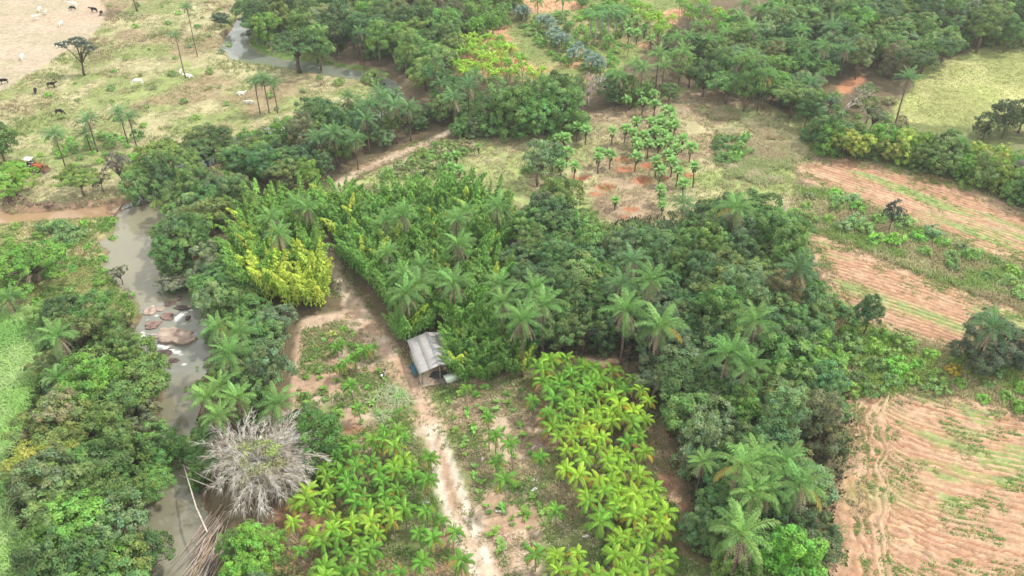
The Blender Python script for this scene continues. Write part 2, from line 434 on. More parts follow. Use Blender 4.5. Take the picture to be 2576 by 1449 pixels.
CLS = ['ground', 'pasture', 'bare_paddock', 'dirt_road', 'meadow', 'clearing', 'plantation_soil', 'riverbank']
def L(*c): return np.array(c, float)
def paint(x, y):
    """albedo and kind of ground at every point"""
    n = len(x)
    n1 = fbm(x, y, 9, 1); n2 = fbm(x, y, 3, 2); n3 = fbm(x, y, 22, 3); n4 = fbm(x, y, 1.6, 4, 2)
    wob = (n2 - 0.5) * 2.4 + (n4 - 0.5) * 1.2
    col = L(0.125, 0.10, 0.06) + (n2 - 0.5)[:, None] * L(0.05, 0.05, 0.03)
    cls = np.zeros(n, int)
    def lay(d, c, k=None, soft=0.8, amp=1.0):
        nonlocal col, cls
        t = (1 - sst(-soft, soft, d + wob * amp))[:, None]
        col = col * (1 - t) + c * t
        if k is not None: cls = np.where(t[:, 0] > 0.5, k, cls)
    def mix3(a, b, c, na, nb, ea=(.42, .58), eb=(.5, .64)):
        o = a + (b - a) * sst(*ea, na)[:, None]
        return o + (c - o) * sst(*eb, nb)[:, None]
    grass = mix3(L(.33, .305, .17), L(.215, .25, .095), L(.255, .20, .12), n1, n3, (.44, .62), (.56, .68))
    grass = grass * (0.75 + 0.5 * n4)[:, None]
    green = mix3(L(.13, .22, .055), L(.24, .27, .10), L(.38, .33, .18), n2, n1, (.4, .6), (.55, .7))
    lay(sdf(R_PAST, x, y), grass, 1)
    tan = mix3(L(.37, .305, .225), L(.33, .285, .195), L(.395, .30, .22), n1, n3) * (0.88 + 0.24 * n4)[:, None]
    lay(sdf(R_TAN, x, y), tan, 2, amp=.6)
    lay(sdf(R_BANK, x, y), green, 1); lay(sdf(R_LOOP, x, y), L(.13, .25, .06) + 0 * green, 1)
    lay(sdf(R_CANE, x, y), L(.10, .17, .05) + 0 * grass, 0)
    lay(sdf(R_ORCH, x, y), mix3(L(.26, .25, .11), L(.17, .21, .07), L(.48, .27, .16), n1, fbm(x, y, 12, 5), (.4, .6), (.57, .66)), 5)
    soil = mix3(L(.33, .23, .155), L(.41, .325, .235), L(.18, .21, .085), n2, n1, (.42, .62), (.52, .62)) * (0.8 + 0.4 * n4)[:, None]
    lay(sdf(R_NURL, x, y), soil, 6); lay(sdf(R_NURR, x, y), soil, 6)
    psoil = mix3(L(.24, .14, .085), L(.34, .21, .13), L(.13, .15, .06), n2, n1, (.42, .62), (.55, .66))
    lay(sdf(R_PLANT, x, y), psoil, 6); lay(sdf(R_PLANTL, x, y), psoil, 6)
    clr = mix3(L(.36, .33, .185), L(.25, .30, .11), L(.30, .23, .15), n1, n3, (.42, .6), (.54, .66)) * (0.75 + 0.5 * n4)[:, None]
    lay(sdf(R_CLEAR, x, y), clr, 5)
    mead = mix3(L(.30, .33, .12), L(.37, .37, .16), L(.25, .27, .10), n1, n3) * (0.85 + .3 * n4)[:, None]
    lay(sdf(R_MEAD, x, y), mead, 4)
    lay(sdf(R_BAND, x, y), mix3(L(.20, .27, .08), L(.38, .35, .19), L(.30, .30, .13), n2, n1), 4)
    lay(sdf(R_BAND2, x, y), mix3(L(.17, .26, .06), L(.26, .29, .10), L(.36, .30, .17), n2, n1), 4)
    lay(sdf(WP([(1960, 290), (2200, 300), (2440, 320), (2800, 360), (2800, 640), (2576, 545), (2420, 470), (2260, 428), (2080, 398)]), x, y), L(.15, .17, .07) + (n2 - .5)[:, None] * .06, 0)
    for rf in (R_F1, R_F2, R_F3):
        lay(sdf(rf, x, y) - 1.0, L(.40, .28, .18) + (n2 - .5)[:, None] * L(.1, .12, .05), 4)
    lay(sdf(R_REDR, x, y), L(.42, .20, .11) + 0 * grass, 3)
    road = mix3(L(.42, .315, .23), L(.46, .37, .28), L(.35, .24, .165), n2, n1) * (.88 + .24 * n4)[:, None]
    lay(linesdf(ROAD, x, y), road, 3, .5, .45); lay(linesdf(BRANCH, x, y), road * L(1.0, .93, .9), 3, .5, .45)
    for tr in (TRACK1, TRACK2):
        d = linesdf(tr, x, y) + (n2 - .5) * .5
        k = (1 - sst(-.15, .45, d))[:, None] * (0.7 * sst(.3, .5, n2) * (1 - sst(72, 98, y)) + .1)[:, None]
        col = col * (1 - k) + L(.58, .52, .44) * k
    # mud and sand along the water
    dr = np.minimum(sdf(POOL, x, y, 9), linesdf(UPPER, x, y, 9)) + wob * .6
    k = (1 - sst(.4, 1.8, dr))[:, None]
    col = col * (1 - k) + L(.17, .12, .075) * k
    cls = np.where(k[:, 0] > .5, 7, cls)
    ds = linesdf(STREAM, x, y, 9) + wob * .7
    k = (1 - sst(.6, 2.0, ds - 1.5 * (y > P(200, 535)[1])))[:, None]
    k[:, 0] *= (x < -40)
    col = col * (1 - k) + (L(.26, .17, .11) + (n2 - .5)[:, None] * .12) * k
    cls = np.where(k[:, 0] > .5, 7, cls)
    for px, py, r in PITW:
        q = np.hypot((x - px) * .85, (y - py) * 1.15) + wob * 1.0
        k = (1 - sst(.6 * r, 1.05 * r, q))[:, None]
        col = col * (1 - k) + L(.36, .155, .085) * (0.85 + .3 * n4)[:, None] * k
    return np.clip(col, 0.01, 1), cls

def axis(lo, hi, st, out):
    a = list(np.arange(lo, hi + st / 2, st))
    s = st; l = []; h = []; p = lo; q = hi
    while p > -out:
        s *= 1.7; p -= s; l.append(p)
    s = st
    while q < out:
        s *= 1.7; q += s; h.append(q)
    return np.array(l[::-1] + a + h)
gx = axis(-186, 186, .6, 1000); gy = axis(40, 300, .6, 900)
GX, GY = np.meshgrid(gx, gy)
fx, fy = GX.ravel(), GY.ravel()
fz = height(fx, fy)
far = np.maximum(np.abs(fx) - 250, 0) + np.maximum(np.abs(fy - 170) - 250, 0)
fz = fz - 0.001 * far
fcol, fcls = paint(fx, fy)
nx, ny = len(gx), len(gy)
idx = np.arange(nx * ny).reshape(ny, nx)
quads = np.stack([idx[:-1, :-1], idx[:-1, 1:], idx[1:, 1:], idx[1:, :-1]], -1).reshape(-1, 4)
qc = fcls[quads[:, 0]]
GV = np.stack([fx, fy, fz], 1)
for k, nm in enumerate(CLS):
    q = quads[qc == k]
    if not len(q): continue
    used, inv = np.unique(q.ravel(), return_inverse=True)
    me = mesh_np(nm, GV[used], inv.reshape(-1, 4), M_GROUND, fcol[used], True)
    setting(ob(nm, me))

# ------------------------------------------------------------------ ploughed fields with real furrows
def field(poly, ang, gap, amp, kind):
    lo, hi = poly.min(0), poly.max(0)
    xs = np.arange(lo[0], hi[0], .24); ys = np.arange(lo[1], hi[1], .24)
    X, Y = np.meshgrid(xs, ys); x, y = X.ravel(), Y.ravel()
    n1 = fbm(x, y, 8, 2); n2 = fbm(x, y, 2.4, 3); n4 = fbm(x, y, .9, 1, 2)
    d = sdf(poly, x, y, 14) + (n2 - .5) * 3.0 + (n4 - .5) * 2.0 + (fbm(x, y, 7, 1) - .5) * 4.0
    a = R(ang)
    s = x * -math.sin(a) + y * math.cos(a)
    t = x * math.cos(a) + y * math.sin(a)
    if kind == 3:       # the plough turns along the headland by the trees
        e = np.clip((x - 40 - (y - 60) * .33) + (fbm(x, y, 6, 4) - .5) * 4 + (n2 - .5) * 1.2, 0, 60)
        s = s - 9.0 * np.exp(-e / 7.0) + .8 * np.sin(t / 9)
    else:
        s = s + 2.2 * np.exp(-np.clip(x - (48 if kind == 2 else 60), 0, 60) / 9.0) * (2 if kind == 2 else 1)
    s = s + (fbm(x, y, 14, 4) - .5) * 2.0 + (n2 - .5) * .35
    if kind == 3: s = np.where(e < 4.5, e * .8 + 40, s)
    ph = s / gap
    f = ph - np.floor(ph)
    row = np.floor(ph)
    rowv = vnoise(row * 3.7, t / 14.0 + row * 5.1, 1.0, 5)
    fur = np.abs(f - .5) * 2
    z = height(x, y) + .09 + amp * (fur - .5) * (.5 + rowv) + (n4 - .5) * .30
    if kind == 3:
        ring = np.hypot((x - 43.5) / 1.7, (y - 66.0) / 1.05)
        r1 = np.exp(-((ring - 3.0) / .22) ** 2) * (1 - sst(.5, .6, vnoise(x, y, 6, 2)))
        z = z - .16 * r1
    col = L(.355, .215, .135) + (n4 - .5)[:, None] * L(.16, .15, .12)
    st = sst(.50, .72, rowv * .6 + n2 * .4)[:, None]
    col = col * (1 - st) + L(.41, .29, .19) * st
    dk = ((1 - sst(.05, .5, fur)) * (.25 + .75 * sst(.35, .5, vnoise(row * 1.3, t / 9.0, 1, 2))))[:, None] * .95  # grooves redder and darker: furrow shade painted into the soil colour
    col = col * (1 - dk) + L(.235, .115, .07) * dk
    # weed strips and patches
    if kind == 1: wd = sst(.52, .66, fbm(t / 5, s, 4.5, 1)) * sst(0, 3, np.abs(s - np.median(s)) * .0 + 3)
    elif kind == 2:
        c = 0.5 * (P(2075, 690)[0] + P(2380, 830)[0]), 0.5 * (P(2075, 690)[1] + P(2380, 830)[1])
        s0 = -c[0] * math.sin(a) + c[1] * math.cos(a)
        sr = x * -math.sin(a) + y * math.cos(a)
        wd = np.exp(-((sr - s0 + 1.5 * (n1 - .5)) / 1.5) ** 2) * sst(.3, .5, n2 + .12) * 1.1 + .8 * sst(.58, .68, fbm(t / 4, s, 3, 1))
    else: wd = sst(.55, .68, fbm(t / 2.2, s, 3.4, 1)) * sst(42, 52, x - (y - 60) * .33) * .9 + .5 * np.exp(-(np.hypot((x - 46) / 5.5, (y - 72) / 2.2)) ** 2)
    wd = np.clip(wd, 0, 1)[:, None]
    col = col * (1 - wd) + (L(.20, .26, .09) + (n4 - .5)[:, None] * .1) * wd
    inside = d < 0
    id_ = np.arange(len(x)).reshape(len(ys), len(xs))
    q = np.stack([id_[:-1, :-1], id_[:-1, 1:], id_[1:, 1:], id_[1:, :-1]], -1).reshape(-1, 4)
    q = q[inside[q].all(1)]
    used, inv = np.unique(q.ravel(), return_inverse=True)
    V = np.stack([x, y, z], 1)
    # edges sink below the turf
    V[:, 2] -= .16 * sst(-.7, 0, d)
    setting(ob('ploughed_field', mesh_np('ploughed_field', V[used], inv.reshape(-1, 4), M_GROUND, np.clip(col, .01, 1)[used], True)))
def ang_of(a, b):
    p, q = P(*a), P(*b); return math.degrees(math.atan2(q[1] - p[1], q[0] - p[0]))
field(R_F1, ang_of((2150, 425), (2500, 545)), .95, .28, 1)
field(R_F2, ang_of((2150, 700), (2430, 800)), .95, .30, 2)
field(R_F3, ang_of((2240, 1120), (2576, 1160)), 1.0, .34, 3)

# ------------------------------------------------------------------ water
def water(name, dfun, bb, step, tone, foam=()):
    xs = np.arange(bb[0], bb[1], step); ys = np.arange(bb[2], bb[3], step)
    X, Y = np.meshgrid(xs, ys); x, y = X.ravel(), Y.ravel()
    d = dfun(x, y)
    n2 = fbm(x, y, 1.2, 1); n4 = fbm(x, y, .6, 3, 2)
    z = zwater(y) if name == 'river' else np.full(x.shape, -.78)
    rap = sst(95, 99, y) * (1 - sst(112, 115, y)) if name == 'river' else 0 * x
    z = z + rap * (n2 - .5) * .35
    col = np.ones((len(x), 1)) * L(*tone) + (fbm(x, y, 6, 2) - .5)[:, None] * L(.03, .025, .015)
    col = col * (1 - .4 * rap[:, None]) + L(.16, .19, .19) * .4 * rap[:, None]
    for fxx, fyy, r, e in foam:
        q = np.hypot((x - fxx), (y - fyy) / e) / r
        k = np.clip((1 - sst(.4, 1.2, q + (n4 - .5) * 1.6)) * (.5 + n2), 0, 1)[:, None]
        col = col * (1 - k) + L(.85, .87, .86) * k
        z = z + .12 * k[:, 0] * n4
    id_ = np.arange(len(x)).reshape(len(ys), len(xs))
    q = np.stack([id_[:-1, :-1], id_[:-1, 1:], id_[1:, 1:], id_[1:, :-1]], -1).reshape(-1, 4)
    q = q[(d[q] < 2.2).all(1)]
    used, inv = np.unique(q.ravel(), return_inverse=True)
    setting(ob(name, mesh_np(name, np.stack([x, y, z], 1)[used], inv.reshape(-1, 4), M_WATER, col[used], True)))
def C1(zx, zy):
    return (500 + zx / 3.62) * .6708, (1080 + zy / 3.62) * .6708
FOAM = []
for zx, zy, r, e in ((600, 400, .75, 1.2), (650, 360, .6, 1.4), (720, 330, .45, .8), (780, 300, .4, .7), (90, 665, .8, 1.2), (120, 620, .5, 1.5), (485, 542, .35, .8), (370, 795, .7, .6), (440, 820, .8, .6), (520, 850, .8, .6), (600, 885, .7, .7), (650, 905, .5, .8), (310, 375, .3, .7), (205, 420, .3, .7), (70, 700, .7, .8), (90, 740, .5, .6), (690, 1035, .3, .5), (280, 815, .3, .4)):
    u, v = C1(zx, zy); q = ppool(u, v); FOAM.append((q[0], q[1], r * .78, e))
lo, hi = POOL.min(0) - 3, POOL.max(0) + 3
water('river', lambda x, y: sdf(POOL, x, y, 9), (lo[0], hi[0], lo[1], hi[1]), .3, (.205, .195, .135), FOAM)
up = np.array(UPPER)
water('river', lambda x, y: np.where(sdf(POOL, x, y, 9) < 2.6, 9, linesdf(UPPER, x, y, 9)), (up[:, 0].min() - 6, up[:, 0].max() + 6, up[:, 1].min() - 6, up[:, 1].max() + 6), .6, (.17, .19, .145))
stn = np.array(STREAM)
water('stream', lambda x, y: np.where((sdf(POOL, x, y, 9) < 2.4) | (linesdf(UPPER, x, y, 9) < 2.4), 9, linesdf(STREAM, x, y, 9)), (stn[:, 0].min(), stn[:, 0].max(), stn[:, 1].min() - 4, stn[:, 1].max() + 4), .4, (.30, .20, .115))


# ------------------------------------------------------------------ tree crowns and trunks (shared meshes)
def crown_cloud(lobes, nclump, nleaf, ls, sig=.42, zflat=.6, low=-.35):
    lobes = np.array(lobes, float)
    A = (lobes[:, 3] * lobes[:, 4] + lobes[:, 3] * lobes[:, 5]); A /= A.sum()
    C, D = [], []
    while len(C) < nclump:
        i = rng.choice(len(lobes), p=A)
        d = rng.normal(size=3); d /= np.linalg.norm(d)
        if d[2] < low: continue
        p = lobes[i, :3] + d * lobes[i, 3:6] * rng.uniform(.72, 1.08)
        k = (((p - lobes[:, :3]) / lobes[:, 3:6]) ** 2).sum(1); k[i] = 9
        if k.min() < .55: continue
        C.append(p); D.append(d)
    C = np.array(C); D = np.array(D)
    tb = rng.uniform(.66, 1.34, (nclump, 1)) * np.stack([rng.uniform(.85, 1.2, nclump), np.ones(nclump), rng.uniform(.8, 1.2, nclump)], 1)
    Rm = nclump * nleaf
    dl = unit(np.repeat(D, nleaf, 0) * .75 + np.array([0, 0, .45]) + rng.normal(size=(Rm, 3)) * .75)
    cs = np.repeat(rng.uniform(.7, 1.35, (nclump, 1)), nleaf, 0) * sig * 1.75
    P_ = np.repeat(C, nleaf, 0) + dl * cs * rng.uniform(.55, 1.05, (Rm, 1)) * np.array([1, 1, .35 + .65 * zflat])
    N = unit(dl + np.array([0, 0, .25]) + rng.normal(size=(Rm, 3)) * .38)
    V, Q = leaf_quads(P_, N, ls * rng.uniform(.7, 1.25, len(P_)))
    t = np.repeat(tb, nleaf, 0) * rng.uniform(.8, 1.2, (len(P_), 1))
    return V, Q, np.repeat(t, 4, 0), C
def limbs(mb, top, targets, r0, n=5, droop=.0):
    top = np.array(top, float)
    base = np.array([0, 0, -.3])
    b1 = top * .5 + np.array([rnd.uniform(-.25, .25), rnd.uniform(-.25, .25), 0])
    mb.tube([base, b1, top], [r0 * 1.25, r0, r0 * .8], 7)
    for tg in targets:
        tg = np.array(tg, float)
        m = top * .45 + tg * .55 + np.array([0, 0, .25 * np.linalg.norm(tg - top)]) * .5
        mb.tube([top - np.array([0, 0, .2]), m, tg], [r0 * .6, r0 * .35, r0 * .12], n)
VAR = {}
def variant(name, lobes, nclump, nleaf, ls, r0, sig=.42, zflat=.6, low=-.35, top=None, nb=6):
    V, Q, t, C = crown_cloud(lobes, nclump, nleaf, ls, sig, zflat, low)
    lob = np.array(lobes)
    if top is None: top = (0, 0, (lob[:, 2] - lob[:, 5]).min() * .5 + lob[:, 2].min() * .5)
    mb = MB()
    tg = [C[i] * np.array([.9, .9, 1]) - np.array([0, 0, .25]) for i in rng.choice(len(C), nb, replace=False)]
    limbs(mb, top, tg, r0)
    VAR[name] = (mesh_np(name + '_crown', V, Q, M_LEAF, t), mb.build(name + '_trunk', M_BARK, True), np.abs(lob[:, :2]).max() + lob[:, 3].max() * .5, (lob[:, 2] + lob[:, 5]).max())
def ringlobes(k, R0, z, r, rz, zj=.6, seed=0):
    q = random.Random(seed)
    out = [(0, 0, z + rz * .45, r * 1.05, r * 1.05, rz)]
    for i in range(k):
        a = 2 * math.pi * (i + q.uniform(-.25, .25)) / k
        rr = R0 * q.uniform(.75, 1.15)
        s = q.uniform(.75, 1.15)
        out.append((rr * math.cos(a), rr * math.sin(a), z + q.uniform(-zj, zj), r * s, r * s, rz * s))
    return out
for i in range(4):
    variant('round%d' % i, ringlobes(6, 2.0, 4.9, 1.55, 1.45, .9, i) + ringlobes(5, 1.9, 2.7, 1.2, 1.2, .5, 50 + i)[1:], 105, 76, .165, .2)
for i in range(3):
    variant('tall%d' % i, ringlobes(4, 1.1, 7.2, 1.25, 1.5, 1.0, 10 + i) + ringlobes(5, 1.7, 4.6, 1.3, 1.4, .8, 20 + i), 100, 76, .165, .2)
for i in range(3):
    variant('spread%d' % i, ringlobes(7, 2.9, 5.0, 1.5, .95, .5, 30 + i) + ringlobes(4, 1.5, 4.6, 1.4, 1.0, .4, 35 + i), 120, 70, .165, .22, zflat=.4, top=(0, 0, 2.6), nb=10)
for i in range(3):
    variant('open%d' % i, ringlobes(6, 2.2, 5.2, 1.2, 1.0, 1.0, 40 + i), 46, 50, .15, .16, sig=.36, top=(0, 0, 2.8), nb=22)
for i in range(3):
    variant('drape%d' % i, ringlobes(4, 1.2, 5.6, 1.3, 1.4, .8, 60 + i) + ringlobes(6, 2.1, 3.0, 1.25, 1.6, .6, 70 + i) + ringlobes(7, 2.6, 1.1, 1.0, 1.1, .2, 80 + i)[1:], 130, 70, .155, .2, low=-.6)
variant('umbrella', [(-2.4, .3, 8.6, 2.2, 1.8, .55), (0, .8, 9.2, 2.3, 2.0, .6), (2.2, -.2, 8.3, 2.1, 1.8, .55), (3.6, .4, 7.0, 1.4, 1.3, .45), (-.8, -1.2, 8.7, 1.7, 1.5, .5), (1.2, .6, 5.6, 1.0, .9, .4)], 120, 24, .22, .3, zflat=.35, low=-.05, top=(.5, 0, 3.6), nb=12)
variant('wide', ringlobes(9, 4.3, 5.2, 1.8, .9, .5, 91) + ringlobes(6, 2.3, 5.9, 1.9, .9, .3, 92), 190, 46, .20, .42, zflat=.35, low=-.1, top=(0, 0, 3.2), nb=14)
variant('layered', ringlobes(10, 5.6, 2.9, 1.9, .55, .5, 93) + ringlobes(8, 3.1, 3.9, 1.9, .6, .4, 94), 230, 46, .19, .5, zflat=.25, low=0.0, top=(0, 0, 1.8), nb=18)
variant('feathery', ringlobes(6, 1.5, 4.3, 1.0, .8, .8, 95) + ringlobes(4, .9, 6.0, .9, .7, .5, 96), 80, 16, .20, .14, sig=.35, zflat=.3, top=(0, 0, 2.5), nb=20)
for i in range(4):
    variant('bush%d' % i, [(x, y, z * .9, r, r, r * .85) for x, y, z, r in ((0, 0, .75, .75), (.55, .2, .5, .55), (-.45, .4, .45, .5), (-.1, -.55, .5, .55), (.3, -.4, .4, .45))], 24, 34, .13, .06, sig=.22, low=-.3, top=(0, 0, .25), nb=4)

def bare_mesh(seed, h, spread, depth=4, r0=.16):
    q = random.Random(seed); mb = MB()
    def br(p, d, l, r, k):
        p1 = p + d * l * .5 + np.array([q.uniform(-.1, .1) * l, q.uniform(-.1, .1) * l, .03 * l])
        p2 = p + d * l
        mb.tube([p, p1, p2], [r, r * .85, r * .68], 5 if k > 2 else 3)
        if k == 0: return
        for _ in range(q.choice((2, 3, 3))):
            nd = d + np.array([q.gauss(0, spread), q.gauss(0, spread), q.gauss(.08, spread * .6)])
            br(p2, nd / np.linalg.norm(nd), l * q.uniform(.62, .88), r * .64, k - 1)
    br(np.array([0, 0, -.2]), np.array([.06, .04, 1.0]), h * .34, r0, depth)
    return mb.build('bare_branches', M_BARK, True)
BARE = [bare_mesh(3 + i, 6.5, .55, 4, .24) for i in range(3)] + [bare_mesh(22, 6.5, .85, 5, .34)]

GREY = (.42, .39, .35)
def tree(name, var, x, y, s, tint, look, cat='tree', group=None, bark=(.20, .165, .13), rz=None, fixed=None, sz=None, z0=None):
    cm, tm, rad, top = VAR[var]
    e = ob(name, None, None, (x, y, HZ(x, y) if z0 is None else z0), (0, 0, rnd.uniform(0, 6.28) if rz is None else rz), (s * rnd.uniform(.88, 1.14), s * rnd.uniform(.88, 1.14), s * (sz or rnd.uniform(.85, 1.18))))
    if not name.endswith('shrub'): ob('trunk', tm, e, color=bark)
    else: ob('stem', tm, e, color=bark)
    ob('crown', cm, e, color=tint)
    return reg(e, look, cat, group, UV(x, y, top * s * .6), fixed)
def bare(x, y, s, k, look, tint=GREY, fixed=None, group=None):
    e = ob('bare_tree', BARE[k], None, (x, y, HZ(x, y)), (0, 0, rnd.uniform(0, 6.28)), s, tint)
    return reg(e, look, 'tree', group, UV(x, y, 3), fixed)

# ------------------------------------------------------------------ palm parts (shared meshes)
def frond(name, L_, a0, bend, wl, nl, lw, hang, mat, jit=.25, col=None, vee=.0, twist=0.0):
    n = 12
    ts = np.linspace(0, 1, n + 1)
    ang = R(a0) - R(bend) * ts ** 1.25
    seg = L_ / n
    px = np.concatenate([[0], np.cumsum(np.cos(ang[:-1]) * seg)]); pz = np.concatenate([[0], np.cumsum(np.sin(ang[:-1]) * seg)])
    rad = .045 * (1 - .8 * ts) * L_ / 3
    V, Q, t = [], [], []
    # rachis: a flat rib
    up_ = np.stack([-np.sin(ang), 0 * ang, np.cos(ang)], 1)
    ctr = np.stack([px, 0 * px, pz], 1)
    k = 0
    for i in range(n + 1):
        V += [ctr[i] + np.array([0, rad[i], 0]), ctr[i] - np.array([0, rad[i], 0])]
        if i: Q.append((k - 2, k - 1, k + 1, k)); 
        k += 2
    t += [(1.15, 1.05, .8)] * k
    LV = []
    for j in range(nl):
        u = .12 + .88 * (j + .5) / nl
        f = u * n; i = min(int(f), n - 1); g = f - i
        c = ctr[i] * (1 - g) + ctr[i + 1] * g
        fw = np.array([math.cos(ang[i]), 0, math.sin(ang[i])])
        nrm = up_[i]
        ll = wl * (math.sin(math.pi * min(1, .15 + .80 * u)) ** .6) * rnd.uniform(.85, 1.15)
        for sd_ in (-1, 1):
            d = np.array([0, sd_, 0]) * .8 + fw * (.35 + .35 * u) + nrm * (vee + rnd.uniform(-jit, jit))
            d = d / np.linalg.norm(d)
            mid = c + d * ll * .55 - np.array([0, 0, hang * ll * .18])
            tip = c + d * ll - np.array([0, 0, hang * ll * (.75 + rnd.uniform(-.15, .15))])
            wv = fw * lw * .5
            q0 = len(V)
            V += [c, mid + wv, tip, mid - wv]
            Q.append((q0, q0 + 1, q0 + 2, q0 + 3))
            s = rnd.uniform(.78, 1.22)
            t += [(s, s * rnd.uniform(.95, 1.05), s)] * 4
    return mesh_np(name, np.array(V), np.array(Q), mat, np.array(t))
def skirt_frond(name, L_, a0, bend):
    return frond(name, L_, a0, bend, .30, 9, .14, .9, M_FROND, .3)
FP = {'up': [frond('frond_up', 2.8, 74, 50, .50, 26, .10, .55, M_FROND, .28) for _ in range(2)],
      'mid': [frond('frond_mid', 3.3, 44, 80, .62, 30, .10, .8, M_FROND, .28) for _ in range(3)],
      'low': [frond('frond_low', 3.3, 12, 84, .62, 30, .10, .85, M_FROND, .28) for _ in range(3)],
      'dead': [skirt_frond('frond_dead', 2.9, -40, 48) for _ in range(3)]}
PPF = {'up': [frond('frond_up', 1.65, 78, 105, .32, 30, .075, .8, M_FROND, .12, vee=-.25) for _ in range(2)],
       'mid': [frond('frond_mid', 1.95, 58, 150, .36, 32, .075, .9, M_FROND, .12, vee=-.3) for _ in range(3)],
       'low': [frond('frond_low', 1.9, 26, 125, .36, 32, .075, .95, M_FROND, .12, vee=-.3) for _ in range(3)]}
ROY = {'mid': [frond('frond_mid', 3.4, 48, 112, .75, 26, .15, .8, M_FROND, .15) for _ in range(2)],
       'low': [frond('frond_low', 3.2, 12, 95, .72, 26, .15, .9, M_FROND, .15) for _ in range(2)]}
def palm_trunk(h, r, name='trunk', rings=True, bulge=0):
    mb = MB(); n = 9
    pth = [(math.sin(i * .7) * .03, math.cos(i * .9) * .03, -.3 + (h + .3) * i / n) for i in range(n + 1)]
    mb.tube(pth, [r * (1.25 if i == 0 else 1 + bulge * math.sin(math.pi * i / n)) * (1 - .25 * i / n) for i in range(n + 1)], 7)
    return mb.build(name, M_BARK, True)
TR = {}
def trunk_mesh(h, r):
    k = (round(h), r)
    if k not in TR: TR[k] = palm_trunk(round(h), r)
    return TR[k], h / round(h)
PALMS_XY = []
def vary(c, a=.12, hue=.06):
    b = rnd.uniform(1 - a, 1 + a)
    return tuple(max(.005, x * b * (1 + rnd.uniform(-hue, hue))) for x in c)
def feather_palm(x, y, h, s=1.0, tint=(.085, .15, .07), look=None, dead=7, lean=0.0, yellow=0, trunkc=(.16, .13, .11), group=None):
    """tall wild palm: plumed fronds over a skirt of dead ones"""
    az = rnd.uniform(0, 6.28)
    z0 = HZ(x, y)
    e = ob('feather_palm', None, None, (x, y, z0), (lean * math.cos(az), lean * math.sin(az), az))
    tm, k = trunk_mesh(h, .17)
    ob('trunk', tm, e, scale=(s, s, k), color=trunkc)
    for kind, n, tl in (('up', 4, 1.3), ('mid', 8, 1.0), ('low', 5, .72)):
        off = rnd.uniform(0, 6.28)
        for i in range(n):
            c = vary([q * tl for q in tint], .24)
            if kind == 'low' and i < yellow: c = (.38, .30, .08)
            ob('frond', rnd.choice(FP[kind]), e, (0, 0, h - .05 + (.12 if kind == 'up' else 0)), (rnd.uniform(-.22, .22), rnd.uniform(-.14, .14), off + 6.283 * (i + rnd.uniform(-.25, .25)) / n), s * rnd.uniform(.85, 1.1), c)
    for i in range(dead + 5):
        ob('dead_frond', rnd.choice(FP['dead']), e, (0, 0, h - .25), (0, rnd.uniform(-.15, .2), rnd.uniform(0, 6.28)), s * rnd.uniform(.8, 1.1), vary((.38, .31, .24), .35))
    PALMS_XY.append((x, y, h))
    look = look or 'feather palm'
    return reg(e, look, 'palm', group, UV(x, y, z0 + h))
def plantation_palm(x, y, h, s, tint, look, group, fixed=None, nf=10):
    z0 = HZ(x, y)
    e = ob('plantation_palm', None, None, (x, y, z0), (rnd.uniform(-.11, .11), rnd.uniform(-.11, .11), rnd.uniform(0, 6.28)))
    tm, k = trunk_mesh(max(1, h), .085)
    ob('trunk', tm, e, scale=(1, 1, k), color=(.36, .32, .29))
    nu, nm = 2, 4
    s *= rnd.uniform(.78, 1.16)
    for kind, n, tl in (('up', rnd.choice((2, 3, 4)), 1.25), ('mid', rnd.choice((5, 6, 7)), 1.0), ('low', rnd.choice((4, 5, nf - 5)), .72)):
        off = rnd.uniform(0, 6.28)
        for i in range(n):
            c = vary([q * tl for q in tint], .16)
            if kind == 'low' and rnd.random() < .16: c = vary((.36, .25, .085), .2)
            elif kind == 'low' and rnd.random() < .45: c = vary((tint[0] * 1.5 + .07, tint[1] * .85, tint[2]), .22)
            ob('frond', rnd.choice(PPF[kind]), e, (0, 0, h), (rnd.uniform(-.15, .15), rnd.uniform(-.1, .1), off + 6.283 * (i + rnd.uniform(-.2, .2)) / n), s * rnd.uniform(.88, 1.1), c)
    return reg(e, look, 'palm', group, UV(x, y, z0 + h), fixed)
def royal_palm(x, y, h, look, s=1.0):
    z0 = HZ(x, y)
    e = ob('royal_palm', None, None, (x, y, z0), (0, 0, rnd.uniform(0, 6.28)))
    tm, k = trunk_mesh(h, .2)
    ob('trunk', tm, e, scale=(1, 1, k), color=(.46, .42, .39))
    for kind, n in (('mid', 7), ('low', 6)):
        for i in range(n):
            ob('frond', rnd.choice(ROY[kind]), e, (0, 0, h), (rnd.uniform(-.15, .15), rnd.uniform(-.1, .1), 6.283 * (i + rnd.uniform(-.2, .2)) / n), s * rnd.uniform(.9, 1.1), vary((.15, .31, .10)))
    return reg(e, look, 'palm', 'tall orchard palms', UV(x, y, z0 + h))

